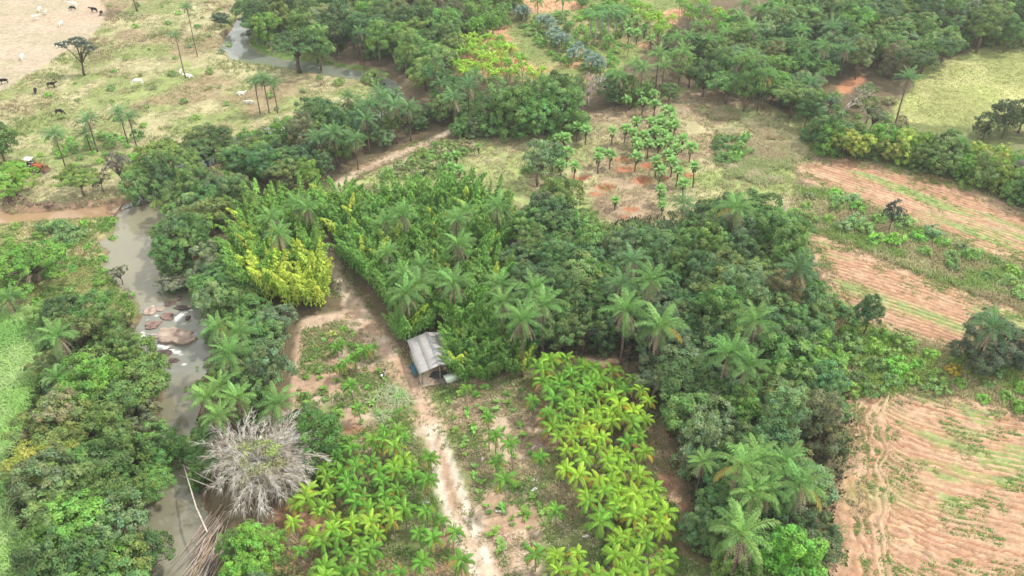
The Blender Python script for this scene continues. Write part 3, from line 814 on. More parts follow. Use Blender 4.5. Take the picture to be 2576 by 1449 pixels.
# fan palms: stiff paddle leaves in a rosette over a brown skirt
def paddle(name, stem, ln, wd, a0, bend, fold=.2, fan=False):
    n = 5; V = []; Q = []; t = []
    ang = R(a0); x = z = 0.0
    x += math.cos(ang) * stem; z += math.sin(ang) * stem
    V += [(0, .03, 0), (0, -.03, 0), (x, .03, z), (x, -.03, z)]; Q.append((0, 1, 3, 2)); t += [(1, 1, .8)] * 4
    prof = [.25, .75, 1.0, .95, .62, .2]
    rows = []
    for i in range(n + 1):
        wv = wd * prof[i] * .5
        k = len(V)
        V += [(x, wv, z + wv * fold), (x, 0, z), (x, -wv, z + wv * fold)]
        t += [(.92 + .2 * (i / n),) * 3] * 3
        rows.append(k)
        if i:
            a, b = rows[-2], rows[-1]
            Q += [(a, a + 1, b + 1, b), (a + 1, a + 2, b + 2, b + 1)]
        ang -= R(bend) / n
        x += math.cos(ang) * ln / n; z += math.sin(ang) * ln / n
    return mesh_np(name, np.array(V), np.array(Q), M_FROND, np.array(t))
PAD = [paddle('fan_leaf', .30, 1.0, .62, 74, 35), paddle('fan_leaf', .35, 1.05, .66, 48, 60), paddle('fan_leaf', .35, 1.05, .66, 20, 65)]
PADB = [paddle('fan_leaf_dry', .3, .8, .40, -50, 30)]
SIL = [paddle('silver_leaf', .9, 1.3, 1.25, 70, 40, .5), paddle('silver_leaf', .95, 1.3, 1.3, 40, 60, .45), paddle('silver_leaf', .9, 1.3, 1.3, 10, 60, .4)]
def fan_palm(x, y, h, s, look, group):
    z0 = HZ(x, y)
    e = ob('fan_palm', None, None, (x, y, z0), (rnd.uniform(-.06, .06), rnd.uniform(-.06, .06), rnd.uniform(0, 6.28)))
    tm, k = trunk_mesh(max(1, h), .15)
    ob('trunk', tm, e, scale=(1, 1, k), color=(.15, .115, .095))
    base = (.19, .36, .10)
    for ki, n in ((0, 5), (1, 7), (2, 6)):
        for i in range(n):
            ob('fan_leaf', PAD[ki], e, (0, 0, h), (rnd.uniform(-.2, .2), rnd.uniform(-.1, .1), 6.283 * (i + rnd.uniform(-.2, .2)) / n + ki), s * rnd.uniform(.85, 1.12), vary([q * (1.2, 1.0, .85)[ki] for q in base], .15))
    for i in range(5):
        ob('dead_leaf', PADB[0], e, (0, 0, h - .1), (0, rnd.uniform(-.1, .25), 6.283 * i / 5 + rnd.uniform(-.4, .4)), s, vary((.15, .115, .085), .25))
    return reg(e, ('tall ' if s > 1.29 else 'small ' if s < 1.2 and 'small' not in look and 'tiny' not in look else '') + look, 'palm', group, UV(x, y, z0 + h))
def silver_palm(x, y, h, s, look):
    z0 = HZ(x, y)
    e = ob('silver_palm', None, None, (x, y, z0), (0, 0, rnd.uniform(0, 6.28)))
    tm, k = trunk_mesh(max(1, h), .17)
    ob('trunk', tm, e, scale=(1, 1, k), color=(.28, .24, .21))
    for ki, n in ((0, 5), (1, 6), (2, 6)):
        for i in range(n):
            ob('fan_leaf', SIL[ki], e, (0, 0, h), (rnd.uniform(-.2, .2), 0, 6.283 * (i + rnd.uniform(-.2, .2)) / n + ki), s * rnd.uniform(.85, 1.1), vary((.17, .25, .20), .15, .03))
    return reg(e, look, 'palm', 'silver palms of the orchard row', UV(x, y, z0 + h))

# bamboo culms with feathered tops
def culm_mesh(h, arch, seed, leaves=150, low=.25):
    n = 9; ts = np.linspace(0, 1, n + 1)
    a = R(88) - R(arch) * ts ** 2.6
    seg = h / n
    px = np.concatenate([[0], np.cumsum(np.cos(a[:-1]) * seg)]); pz = np.concatenate([[0], np.cumsum(np.sin(a[:-1]) * seg)])
    mb = MB(); mb.tube(np.stack([px, 0 * px, pz], 1), .05 * (1 - .85 * ts), 4)
    V0 = np.concatenate(mb.V); nV = len(V0)
    u = 1 - (1 - low) * rng.random(leaves) ** 1.15
    i = np.minimum((u * n).astype(int), n - 1); g = (u * n - i)[:, None]
    ctr = np.stack([px, 0 * px, pz], 1)
    c = ctr[i] * (1 - g) + ctr[i + 1] * g
    phi = rng.uniform(0, 6.283, leaves)
    out = np.stack([np.cos(phi), np.sin(phi), -.15 + 0 * phi], 1)
    wid = np.clip(.12 + .95 * (1 - u) * 2.2, .1, .95)
    rr = wid * rng.random(leaves) ** .6
    pos = c + out * rr[:, None] - np.array([0, 0, 1]) * (rr ** 1.5 * .55)[:, None]
    tdir = unit(out + np.array([0, 0, -.75]) + rng.normal(size=(leaves, 3)) * .3)
    N = unit(np.cross(tdir, np.cross(np.array([0, 0, 1.0]), tdir)) + rng.normal(size=(leaves, 3)) * .35)
    LV, LQ = leaf_quads(pos, N, rng.uniform(.22, .38, leaves), .40, Tn=tdir, fold=.1)
    t = np.ones((nV + len(LV), 3)) * .9
    t[nV:] = np.repeat(rng.uniform(.75, 1.25, (leaves, 1)) * np.stack([.88 + .2 * u, np.ones(leaves), np.ones(leaves)], 1), 4, 0)
    F = [np.concatenate(mb.Q + [LQ + nV]), np.concatenate(mb.T)]
    return mesh_np('culm', np.concatenate([V0, LV]), F, M_LEAF, t)
CULM = [culm_mesh(8.0, a, i, 240) for i, a in enumerate((40, 55, 70, 62, 48))]
def bamboo_clump(x, y, n, rad, hs, tint, yel, look, lean=.22, group=None):
    z0 = HZ(x, y)
    e = ob('bamboo_clump', None, None, (x, y, z0), (0, 0, rnd.uniform(0, 6.28)))
    for i in range(n):
        a = 6.283 * (i + rnd.uniform(-.3, .3)) / n
        r = rad * math.sqrt(rnd.uniform(.05, 1))
        c = vary(tint, .18, .08)
        if rnd.random() < yel: c = vary((.46, .60, .09), .15)
        ob('culm', rnd.choice(CULM), e, (r * math.cos(a), r * math.sin(a), 0), (rnd.uniform(-.08, .08), lean * (r / rad) * rnd.uniform(.4, 1.3), a + rnd.uniform(-.6, .6)), hs * rnd.uniform(.8, 1.15), c)
    return reg(e, look, 'bamboo', group, UV(x, y, z0 + 5 * hs))

# ------------------------------------------------------------------ the shed beside the road
def build_shed():
    o3 = Vector((*P(1106, 918, 3.3), 0))                    # front end of the ridge
    bk = Vector((*P(1072.8, 835.8, 3.3), 0))
    ax = (bk - o3); ln = ax.length
    yaw = math.atan2(ax.y, ax.x) - math.pi / 2              # local +Y runs back along the ridge
    z0 = HZ(o3.x, o3.y)
    e = ob('shed', None, None, (o3.x, o3.y, z0), (0, 0, yaw))
    M_CEM = noisy('fibre_cement', (.29, .283, .275), (.40, .39, .378), 1.6, rough=.9, stretch=(.5, 2.5, 1), tint=False, obj_color=True)
    WL, WR, ZR, ZLe, ZRe = 3.1, 2.7, 3.25, 2.45, 2.5
    # corrugated sheets, six rows a side, each lapped on the next
    def sheet(side, i, j, n=7):
        wd = WL if side < 0 else WR; ze = ZLe if side < 0 else ZRe
        y0 = ln * i / n - .05; y1 = ln * (i + 1) / n + .06
        d0, d1 = (0, .54) if j == 0 else (.50, 1.0)
        nn = 26; V = []; Q = []
        for k in range(nn + 1):
            f = k / nn; y = y0 + (y1 - y0) * f
            cz = .035 * math.sin(f * 2 * math.pi * 6) + .004 * (i % 2) + (0.014 if j == 0 else 0)
            for d in (d0, (d0 + d1) / 2, d1):
                V.append((side * wd * d, y, ZR + (ze - ZR) * d + cz - .02 * math.sin(math.pi * d) * .6))
            V.append((side * wd * d1, y, ZR + (ze - ZR) * d1 + cz - .03))
            if k:
                a, b = 4 * (k - 1), 4 * k
                for q in range(3): Q.append((a + q, a + q + 1, b + q + 1, b + q))
        return mesh_np('roof_sheet', np.array(V), np.array(Q), M_CEM)
    for side in (-1, 1):
        for i in range(7):
            for j in range(2):
                g = rnd.uniform(.93, 1.05)
                ob('roof_sheet', sheet(side, i, j), e, (0, 0, 0), (0, 0, 0), 1, (g, g, g * .99))
    for i in range(6):
        y0 = ln * i / 6 - .04; y1 = ln * (i + 1) / 6 + .05
        mb = MB(); V = []
        for y in (y0, y1):
            for x, z in ((-.24, -.10), (-.08, .04), (.08, .04), (.24, -.10)): V.append((x, y, ZR + .075 + z + .01 * (i % 2)))
        mb.add(V, [(0, 1, 5, 4), (1, 2, 6, 5), (2, 3, 7, 6)])
        g = (.62, .66, .74) if i in (2, 3, 4) else (.8, .81, .81)
        ob('ridge_cap', mb.build('ridge_cap', M_CEM), e, color=g)
    def post(x, y, h):
        mb = MB(); mb.tube([(0, 0, -.3), (.02, .01, h * .5), (0, 0, h)], [.085, .08, .075], 7)
        ob('post', mb.build('post', M_WOOD, True), e, (x, y, 0), color=(.34, .29, .25))
    for x, h in ((-WL + .35, ZLe), (0, ZR - .15), (WR - .35, ZRe)):
        for y in (.15, ln * .5, ln - .3): post(x, y, h - .08)
    for x, z in ((-WL + .35, ZLe - .1), (0, ZR - .15), (WR - .35, ZRe - .1)):
        mb = MB(); mb.box((x, ln / 2, z), (.1, ln - .1, .14)); ob('beam', mb.build('beam', M_WOOD), e, color=(.30, .24, .19))
    for y in (.15, ln * .5, ln - .3):
        for sx, wd, ze in ((-1, WL - .2, ZLe), (1, WR - .2, ZRe)):
            mb = MB(); mb.tube([(0, y + .12, ZR - .14), (sx * wd, y + .12, ze - .1)], .06, 4); ob('rafter', mb.build('rafter', M_WOOD), e, color=(.30, .24, .19))
    mb = MB(); mb.box((-.2, ln / 2 - .1, .02), (WL + WR - .3, ln + .5, .2)); ob('floor_slab', mb.build('floor_slab', noisy('packed_earth', (.44, .33, .24), (.60, .48, .36), 2)), e)
    mb = MB(); mb.box((-.1, ln - .5, 1.1), (WL + WR - 1, .12, 2.1)); ob('back_wall', mb.build('back_wall', M_PAINT), e, color=(.45, .40, .34))
    mb = MB(); mb.box((-WL + .3, ln * .62, .75), (.12, ln * .5, 1.4)); ob('side_wall', mb.build('side_wall', M_PAINT), e, color=(.72, .74, .64))
    reg(e, '', 'shed', fixed='open shed with grey corrugated roof standing beside the dirt road')
    M = Matrix.Translation((o3.x, o3.y, z0)) @ Matrix.Rotation(yaw, 4, 'Z')
    return e, M, ln, yaw
SHED, SM, SLN, SYAW = build_shed()
def shed_pt(x, y):
    q = SM @ Vector((x, y, 0)); return q.x, q.y
# pale green water tank lid, leaning panel, blue rack, dark net, sticks
def build_small():
    x, y = shed_pt(1.55, -.25)
    mb = MB()
    mb.box((0, 0, .42), (1.9, 1.15, .84), taper=1.03); mb.box((0, 0, .86), (2.06, 1.28, .07))
    e = ob('water_trough', mb.build('water_trough', M_PAINT), None, (x, y, HZ(x, y) + .05), (0, 0, SYAW + .2), 1, (.78, .88, .72))
    reg(e, '', 'trough', fixed='pale green box trough at the front of the open shed')
    x, y = shed_pt(-3.35, 3.0)
    e = ob('metal_rack', None, None, (x, y, HZ(x, y)), (0, 0, SYAW + .05))
    blue = (.05, .19, .28)
    for dx in (-.28, .28):
        for dy in (-1.1, 0, 1.1):
            mb = MB(); mb.box((dx, dy, .6), (.07, .07, 1.3)); ob('leg', mb.build('leg', M_PAINT), e, color=blue)
    for z in (.35, .85, 1.22):
        mb = MB()
        for dx in (-.28, 0, .28): mb.box((dx, 0, z), (.06, 2.3, .05))
        for dy in (-1.1, -.4, .4, 1.1): mb.box((0, dy, z + .003), (.5, .05, .05))
        ob('shelf', mb.build('shelf', M_PAINT), e, color=blue)
    reg(e, '', 'rack', fixed='blue metal rack against the road side of the open shed')
    x, y = shed_pt(-2.95, 4.2)
    mb = MB(); mb.box((0, 0, 1.0), (.08, 2.4, 1.9))
    e = ob('green_sheet', mb.build('green_sheet', M_PAINT), None, (x, y, HZ(x, y)), (0, .12, SYAW), 1, (.74, .80, .66))
    reg(e, '', 'panel', fixed='pale green panel leaning behind the blue metal rack')
    # dark heap of shade netting under the roof
    x, y = shed_pt(-.1, 1.1)
    th = np.linspace(0, 2 * math.pi, 18, endpoint=False); V = []; Q = []; n = 18
    for i, (rr, zz) in enumerate(((1.0, 0), (.95, .35), (.72, .68), (.35, .85), (.02, .88))):
        for k, t in enumerate(th):
            j = 1 + .22 * math.sin(3 * t + i) + .1 * math.sin(7 * t + 2 * i)
            V.append((1.15 * rr * j * math.cos(t), .75 * rr * j * math.sin(t), zz * (1 + .2 * math.sin(2 * t + i)) + .1))
    for i in range(4):
        for k in range(n): Q.append((i * n + k, i * n + (k + 1) % n, (i + 1) * n + (k + 1) % n, (i + 1) * n + k))
    e = ob('netting_heap', mesh_np('netting_heap', np.array(V), np.array(Q), M_WOOD), None, (x, y, HZ(x, y) + .05), (0, 0, SYAW), 1, (.07, .07, .075))
    reg(e, '', 'netting', fixed='dark heap of netting on the floor under the shed roof')
    # wire fence leaning along the road before the shed
    x, y = shed_pt(-3.0, -.2)
    e = ob('wire_fence', None, None, (x, y, HZ(x, y)), (0, 0, SYAW + 1.05))
    for i in range(4):
        mb = MB(); mb.tube([(-.9 * i, 0, -.2), (-.9 * i, .03, 1.15)], .045, 5); ob('fence_post', mb.build('fence_post', M_WOOD), e, color=(.40, .37, .34))
    for z in (.3, .6, .9):
        mb = MB(); mb.tube([(0, .04, z), (-1.4, .06, z - .06), (-2.7, .04, z)], .012, 3); ob('wire', mb.build('wire', M_WOOD), e, color=(.35, .33, .31))
    reg(e, '', 'fence', fixed='short wire fence of four posts between shed and dirt road')
    u, v = 1112, 962; x, y = P(u, v)
    mb = MB()
    for i in range(46):
        a = rnd.uniform(0, 3.14); c = (rnd.gauss(0, .6), rnd.gauss(0, .35)); l = rnd.uniform(.5, 1.1)
        z = .1 + .55 * math.exp(-(c[0] ** 2 + c[1] ** 2)) * rnd.random()
        mb.tube([(c[0] - l * math.cos(a), c[1] - l * math.sin(a), z), (c[0], c[1], z + .2), (c[0] + l * math.cos(a), c[1] + l * math.sin(a), z + rnd.uniform(-.05, .3))], [.035, .04, .02], 4)
    e = ob('brush_pile', mb.build('brush_pile', M_WOOD), None, (x, y, HZ(x, y)), (0, 0, 0), 1, (.27, .25, .20))
    reg(e, '', 'brush pile', fixed='heap of dry grey sticks on the earth in front of the shed')
    # pole lying over the rapids
    a = C1(-10, 604); b = C1(440, 648)
    pa = P(*a, -.2); pb = P(*b, -.2)
    mb = MB(); mb.tube([(*pa, -.2), ((pa[0] + pb[0]) / 2, (pa[1] + pb[1]) / 2, -.28), (*pb, -.25)], [.09, .085, .07], 7)
    e = ob('fallen_pole', mb.build('fallen_pole', M_WOOD), None, (0, 0, 0), color=(.66, .62, .56))
    reg(e, '', 'pole', fixed='pale straight pole lying across the stream at the rapids')
build_small()

# ------------------------------------------------------------------ animals: one skin each
def skin(name, verts, edges, radii, mat, root=0, sub=1):
    me = bpy.data.meshes.new(name)
    me.from_pydata(verts, edges, [])
    o = bpy.data.objects.new(name, me); COL.objects.link(o)
    o.modifiers.new('s', 'SKIN')
    for i, r in enumerate(radii):
        sv = me.skin_vertices[0].data[i]
        sv.radius = (r, r) if isinstance(r, (int, float)) else r
        sv.use_root = (i == root)
    ss = o.modifiers.new('u', 'SUBSURF'); ss.levels = sub; ss.render_levels = sub
    dg = bpy.context.evaluated_depsgraph_get()
    m2 = bpy.data.meshes.new_from_object(o.evaluated_get(dg))
    m2.name = name; m2.materials.clear(); m2.materials.append(mat)
    bpy.data.objects.remove(o)
    bpy.data.meshes.remove(me)
    return m2
def beast(pose):
    V = [(0, 0, 1.12), (-.55, 0, 1.17), (-.9, 0, 1.14), (.45, 0, 1.15), (.72, 0, 1.2)]
    Rr = [(.36, .33), (.33, .30), (.22, .24), (.34, .31), (.25, .25)]
    E_ = [(0, 1), (1, 2), (0, 3), (3, 4)]
    def add(p, r, par):
        V.append(p); Rr.append(r); E_.append((par, len(V) - 1)); return len(V) - 1
    if pose == 'graze':
        n = add((1.0, .03, .92), .17, 4); h = add((1.22, .05, .52), .14, n); add((1.36, .06, .2), .09, h)
    elif pose == 'lie':
        n = add((1.0, .1, 1.35), .17, 4); h = add((1.22, .2, 1.55), .14, n); add((1.42, .28, 1.45), .085, h)
    else:
        n = add((1.02, 0, 1.36), .17, 4); h = add((1.28, 0, 1.5), .14, n); add((1.55, 0, 1.36), .09, h)
    for s in (-1, 1):
        add((V[h][0] - .05, V[h][1] + s * .26, V[h][2] + .02), .045, h)
    hp = add((.5, 0, 1.50), .13, 3)
    for s in (-1, 1):
        if pose == 'lie':
            k = add((-.55, s * .34, .82), .15, 1); q = add((-.15, s * .44, .72), .08, k); add((-.5, s * .46, .68), .055, q)
            k = add((.55, s * .26, .82), .13, 3); q = add((.85, s * .3, .70), .07, k); add((.55, s * .3, .67), .055, q)
        else:
            k = add((-.78, s * .2, .78), .16, 1); q = add((-.92, s * .2, .45), .075, k); add((-.88, s * .2, .03), .06, q)
            k = add((.5, s * .18, .72), .12, 3); q = add((.53, s * .18, .38), .07, k); add((.52, s * .18, .03), .06, q)
    t = add((-1.08, .03, 1.0), .05, 2); add((-1.14, .05, .5), .035, t)
    if pose == 'lie': V = [(x, y, z - .64) for x, y, z in V]
    return skin('cow_' + pose, V, E_, Rr, M_HIDE)
COW = {p: beast(p) for p in ('stand', 'graze', 'lie')}
def cow(u, v, deg, pose, tone, label, s=1.0):
    x, y = P(u, v); z = HZ(x, y)
    x, y = P(u, v, z)
    c = {'w': (.84, .82, .76), 'b': (.018, .016, .015), 'g': (.62, .58, .52)}[tone]
    e = ob('cow', COW[pose], None, (x, y, HZ(x, y)), (0, 0, R(deg)), s, c)
    reg(e, '', 'cow', 'cattle grazing over the pasture', fixed=label)
def t0(zx, zy): return T(0, 0, zx, zy)
cow(*t0(305, 88), 95, 'graze', 'w', 'white cow facing away, beside the smaller calf on the bare paddock')
cow(*t0(349, 110), 100, 'stand', 'g', 'small cream calf beside a white cow on the bare paddock', .78)
cow(*t0(272, 153), 8, 'stand', 'w', 'white cow standing sideways with head raised on the bare paddock', 1.1)
cow(*t0(466, 195), 268, 'graze', 'w', 'white cow facing the camera, alone in the middle of the bare paddock')
cow(*t0(560, 60), 170, 'stand', 'w', 'large white cow standing partly behind a black calf', 1.25)
cow(*t0(550, 76), 185, 'graze', 'b', 'black calf standing in front of a large white cow', .85)
cow(*t0(712, 95), 172, 'stand', 'b', 'black cow in side view by the worn rim of the paddock', 1.1)
cow(*t0(768, 115), 275, 'graze', 'b', 'black cow seen end on by the worn rim of the paddock', .95)
cow(*t0(470, 357), 215, 'graze', 'w', 'white cow grazing under the flat crowned tree', 1.1)
cow(*t0(174, 447), 285, 'graze', 'w', 'white cow alone on the paddock between flat crowned tree and picture edge')
cow(*t0(32, 635), 210, 'graze', 'b', 'black cow grazing on the lower rim of the bare paddock')
cow(*t0(396, 663), 10, 'stand', 'b', 'black cow in the rough grass below the flat crowned tree', 1.05)
cow(*t0(272, 704), 290, 'graze', 'b', 'black cow seen from behind in rough grass beside the paddock', .95)
cow(*t0(455, 866), 355, 'graze', 'b', 'dark cow in long grass above the feather palms', .95)
cow(*t0(1046, 645), 200, 'graze', 'w', 'white cow grazing alone in the middle of the dry pasture', 1.2)
cow(*t0(1367, 560), 95, 'stand', 'w', 'white calf standing at the foot of the tall thin palm', .75)
cow(*t0(1425, 585), 175, 'lie', 'w', 'white cow lying at the foot of the tall thin palm', 1.1)
cow(*t0(1822, 715), 5, 'lie', 'w', 'white cow lying in the pale grass beside three palms')
cow(*t0(1885, 782), 190, 'lie', 'g', 'cream cow lying below the three palms in the pasture', 1.05)
cow(*T(1, 0, 386, 784), 185, 'stand', 'b', 'black cow alone on the dry grass near the river trees', 1.1)
cow(*T(1, 0, 964, 668), 260, 'graze', 'b', 'black cow half hidden by river trees at the pasture end', .9)
def dog():
    V = [(0, 0, .48), (-.25, 0, .49), (.22, 0, .5), (.36, 0, .6), (.48, 0, .66), (.62, 0, .62)]
    E_ = [(0, 1), (0, 2), (2, 3), (3, 4), (4, 5)]; Rr = [.12, .11, .13, .08, .085, .045]
    for s in (-1, 1):
        for par, x in ((1, -.27), (2, .22)):
            V.append((x, s * .08, .27)); Rr.append(.05); E_.append((par, len(V) - 1))
            V.append((x + .02, s * .08, .02)); Rr.append(.03); E_.append((len(V) - 2, len(V) - 1))
        V.append((.44, s * .08, .78)); Rr.append(.025); E_.append((4, len(V) - 1))
    V.append((-.42, 0, .62)); Rr.append(.03); E_.append((1, len(V) - 1))
    m, n, out = new_mat('pied_coat')
    tc = n.nodes.new('ShaderNodeTexCoord'); nz = n.nodes.new('ShaderNodeTexNoise'); nz.inputs['Scale'].default_value = 2.6
    n.links.new(tc.outputs['Object'], nz.inputs['Vector'])
    rp = n.nodes.new('ShaderNodeValToRGB'); rp.color_ramp.interpolation = 'CONSTANT'
    rp.color_ramp.elements[0].color = (.02, .02, .02, 1); rp.color_ramp.elements[1].color = (.8, .8, .78, 1); rp.color_ramp.elements[1].position = .5
    n.links.new(nz.outputs['Fac'], rp.inputs['Fac'])
    p = n.nodes.new('ShaderNodeBsdfPrincipled'); n.links.new(rp.outputs['Color'], p.inputs['Base Color']); n.links.new(p.outputs['BSDF'], out.inputs['Surface'])
    x, y = P(964, 950)
    e = ob('dog', skin('dog', V, E_, Rr, m), None, (x, y, HZ(x, y)), (0, 0, R(70)), 1.5)
    reg(e, '', 'dog', fixed='black and white dog among the weeds near the pale cane clump')
dog()

# ------------------------------------------------------------------ tractor with front loader
def tractor():
    x, y = P(85, 428)
    e = ob('tractor', None, None, (x, y, HZ(x, y)), (0, 0, R(-9)), 1.12)
    og = (.62, .17, .045); pale = (.74, .74, .70); dk = (.03, .03, .03); rust = (.30, .16, .09)
    def part(name, f, c, parent=None):
        mb = MB(); f(mb); return ob(name, mb.build(name, M_PAINT), parent or e, color=c)
    part('hood', lambda m: (m.box((.95, 0, 1.05), (1.5, .72, .62), taper=.9), m.box((1.72, 0, 1.0), (.12, .66, .52))), og)
    part('chassis', lambda m: (m.box((.5, 0, .68), (2.5, .5, .3)), m.box((1.2, 0, .5), (.3, 1.3, .16))), dk)
    part('fender', lambda m: (m.box((-.6, .62, 1.35), (1.1, .4, .08)), m.box((-.6, -.62, 1.35), (1.1, .4, .08)), m.box((-1.12, .62, 1.15), (.08, .4, .45)), m.box((-1.12, -.62, 1.15), (.08, .4, .45))), pale)
    part('seat', lambda m: (m.box((-.55, 0, 1.22), (.5, .5, .14)), m.box((-.82, 0, 1.5), (.1, .5, .5))), dk)
    part('steering_wheel', lambda m: m.tube([(.0, 0, 1.3), (-.12, 0, 1.62)], .03, 5) and m.tube([(-.12 + .0, .2 * math.cos(a), 1.62 + .12 * math.sin(a)) for a in np.linspace(0, 6.28, 10)], .025, 4), dk)
    part('canopy_frame', lambda m: [m.tube([(px, py, 1.2), (px * .95, py, 2.42)], .04, 5) for px in (-1.05, .12) for py in (-.52, .52)], (.2, .2, .2))
    part('canopy', lambda m: (m.box((-.46, 0, 2.48), (1.6, 1.35, .12), taper=.94), m.box((-.46, 0, 2.56), (1.2, 1.0, .05))), (.86, .87, .86))
    def wheel(nm, px, py, r, wdt):
        mb = MB(); n = 20; Q = []; V = []
        prof = ((-wdt / 2, r * .62), (-wdt / 2, r * .95), (-wdt / 4, r), (wdt / 4, r), (wdt / 2, r * .95), (wdt / 2, r * .62))
        for k in range(n):
            a = 6.2832 * k / n; rr = 1.0 + (.03 if k % 2 else 0)
            for w_, q in prof: V.append((q * rr * math.cos(a), w_, q * rr * math.sin(a)))
        m = len(prof)
        for k in range(n):
            for i in range(m - 1): Q.append((k * m + i, k * m + i + 1, ((k + 1) % n) * m + i + 1, ((k + 1) % n) * m + i))
        mb.add(V, Q)
        t = ob(nm, mb.build('tyre', M_PAINT, True), e, (px, py, r), color=(.035, .033, .032))
        rb = MB(); rb.tube([(0, -wdt * .3, 0), (0, wdt * .3, 0)], r * .63, 14); rb.tube([(0, -wdt * .42, 0), (0, wdt * .42, 0)], r * .18, 10)
        ob('rim', rb.build('rim', M_PAINT), t, color=(.70, .68, .62))
    for s in (-1, 1):
        wheel('rear_wheel', -.6, s * .78, .78, .42); wheel('front_wheel', 1.25, s * .70, .46, .28)
    part('exhaust', lambda m: m.tube([(.75, .2, 1.3), (.75, .2, 2.0)], .045, 6), (.1, .08, .07))
    for s in (-1, 1):
        part('loader_arm', lambda m: (m.tube([(.15, s * .52, .8), (.35, s * .52, 1.62), (.55, s * .52, 1.66), (1.9, s * .52, 1.25), (2.35, s * .52, .72)], .075, 5)), og)
        part('loader_ram', lambda m: m.tube([(.45, s * .52, 1.1), (1.45, s * .52, 1.34)], .05, 5), (.75, .33, .16))
    part('loader_crossbar', lambda m: (m.tube([(1.9, -.55, 1.25), (1.9, .55, 1.25)], .06, 5), m.tube([(1.35, -.52, 1.42), (1.35, .52, 1.42)], .05, 5)), og)
    def bucket(m):
        V = []
        for yy in (-.85, .85):
            V += [(2.35, yy, .95), (2.30, yy, .42), (2.5, yy, .22), (3.05, yy, .18)]
        m.add(V, [(0, 1, 5, 4), (1, 2, 6, 5), (2, 3, 7, 6), (0, 3, 2, 1), (4, 5, 6, 7)])
    part('bucket', bucket, rust)
    part('rear_boom', lambda m: (m.tube([(-1.25, 0, .9), (-1.7, .05, 2.2), (-1.85, .05, 2.35)], .09, 5), m.tube([(-1.85, .05, 2.35), (-2.0, .05, 1.3)], .07, 5)), (.42, .30, .24))
    part('rear_ram', lambda m: m.tube([(-1.45, .12, 1.1), (-1.72, .12, 2.0)], .075, 6), (.85, .82, .45))
    reg(e, '', 'tractor', fixed='orange tractor with front loader and white canopy behind a bright bush')
tractor()

# ------------------------------------------------------------------ rocks of the rapids
def rock_mesh(seed):
    q = np.random.default_rng(seed)
    n, m = 22, 7; V = []; Q = []; jit = q.normal(size=22) * .09
    ph = q.uniform(0, 6.28, 4)
    for i in range(m):
        f = i / (m - 1)
        rr = [1.0, 1.02, 1.0, .95, .82, .45, .02][i]; zz = [-.9, -.2, .5, .86, .95, 1.0, 1.0][i]
        for k in range(n):
            a = 6.2832 * k / n
            j = 1 + .13 * math.sin(2 * a + ph[0]) + .10 * math.sin(3 * a + ph[1]) + .09 * math.sin(5 * a + ph[2]) + jit[k]
            sq = 1 / max(abs(math.cos(a)), abs(math.sin(a))) ** .35
            V.append((rr * j * sq * math.cos(a), rr * j * sq * math.sin(a), zz + (q.normal() * .07 if i > 1 else 0) + .15 * math.sin(a + ph[3]) * (i > 1)))
    for i in range(m - 1):
        for k in range(n): Q.append((i * n + k, i * n + (k + 1) % n, (i + 1) * n + (k + 1) % n, (i + 1) * n + k))
    return mesh_np('rock', np.array(V), np.array(Q), M_ROCK)
ROCKM = [rock_mesh(i) for i in range(6)]
for zx, zy, wz, hz_, tone, hgt, lab, rot in (
    (230, 315, 205, 120, 'p', .40, 'pale pink slab at the head of the rapids by the grassy bank', .35),
    (372, 292, 140, 60, 'p', .32, 'narrow pale slab touching the pool edge at the rapids', .3),
    (450, 388, 200, 105, 'k', .38, 'rounded pinkish rock in the middle of the upper rapids', 0),
    (275, 490, 260, 66, 'k', .36, 'long dark pink rock beside the stepped bank of the rapids', .12),
    (240, 540, 190, 36, 'k', .26, 'low dark pink ledge just above the fallen pole', .05),
    (570, 655, 500, 250, 'p', .62, 'largest pale flat slab, filling half the rapids', -.12),
    (320, 655, 240, 62, 'm', .40, 'grey brown ledge under the end of the fallen pole', -.05),
    (650, 272, 250, 56, 'd', .30, 'dark wet ledge crossing below the still pool', .05),
    (500, 215, 190, 80, 'd', .22, 'dark purple sunken rock at the lip of the pool', .3),
    (625, 150, 60, 70, 'd', .35, 'small dark rock rising out of the pool edge', 0),
    (420, 895, 260, 100, 'd', .30, 'dark purple rock below the white water chute', .1),
    (290, 1025, 270, 120, 'p', .45, 'pale rock shelf half hidden by trees below the rapids', -.1),
    (310, 1150, 90, 110, 'p', .40, 'small cream rock under the tree below the rapids', 0),
    (575, 975, 190, 80, 'd', .10, 'submerged dark rock in the lower stream', 0),
    (765, 262, 70, 36, 'm', .32, 'small grey rock at the far side of the pool lip', 0),
    (740, 400, 80, 60, 'd', .22, 'dark wet stone beside the upper white chute', 0)):
    u, v = C1(zx, zy); x, y = ppool(u, v)
    sc_ = 0.6708 / 3.62 / 17.2
    c = {'p': (.46, .38, .32), 'k': (.30, .215, .19), 'd': (.13, .10, .095), 'm': (.42, .37, .33)}[tone]
    o = ob('rock', ROCKM[rnd.randrange(6)], None, (x, y, float(zwater(y)) + .02), (rnd.uniform(-.05, .05), rnd.uniform(-.05, .05), rot), (wz * sc_ * .5, hz_ * sc_ * .5 / .62, hgt * .7), c)
    reg(o, '', 'rock', 'rocks of the rapids', fixed=lab)
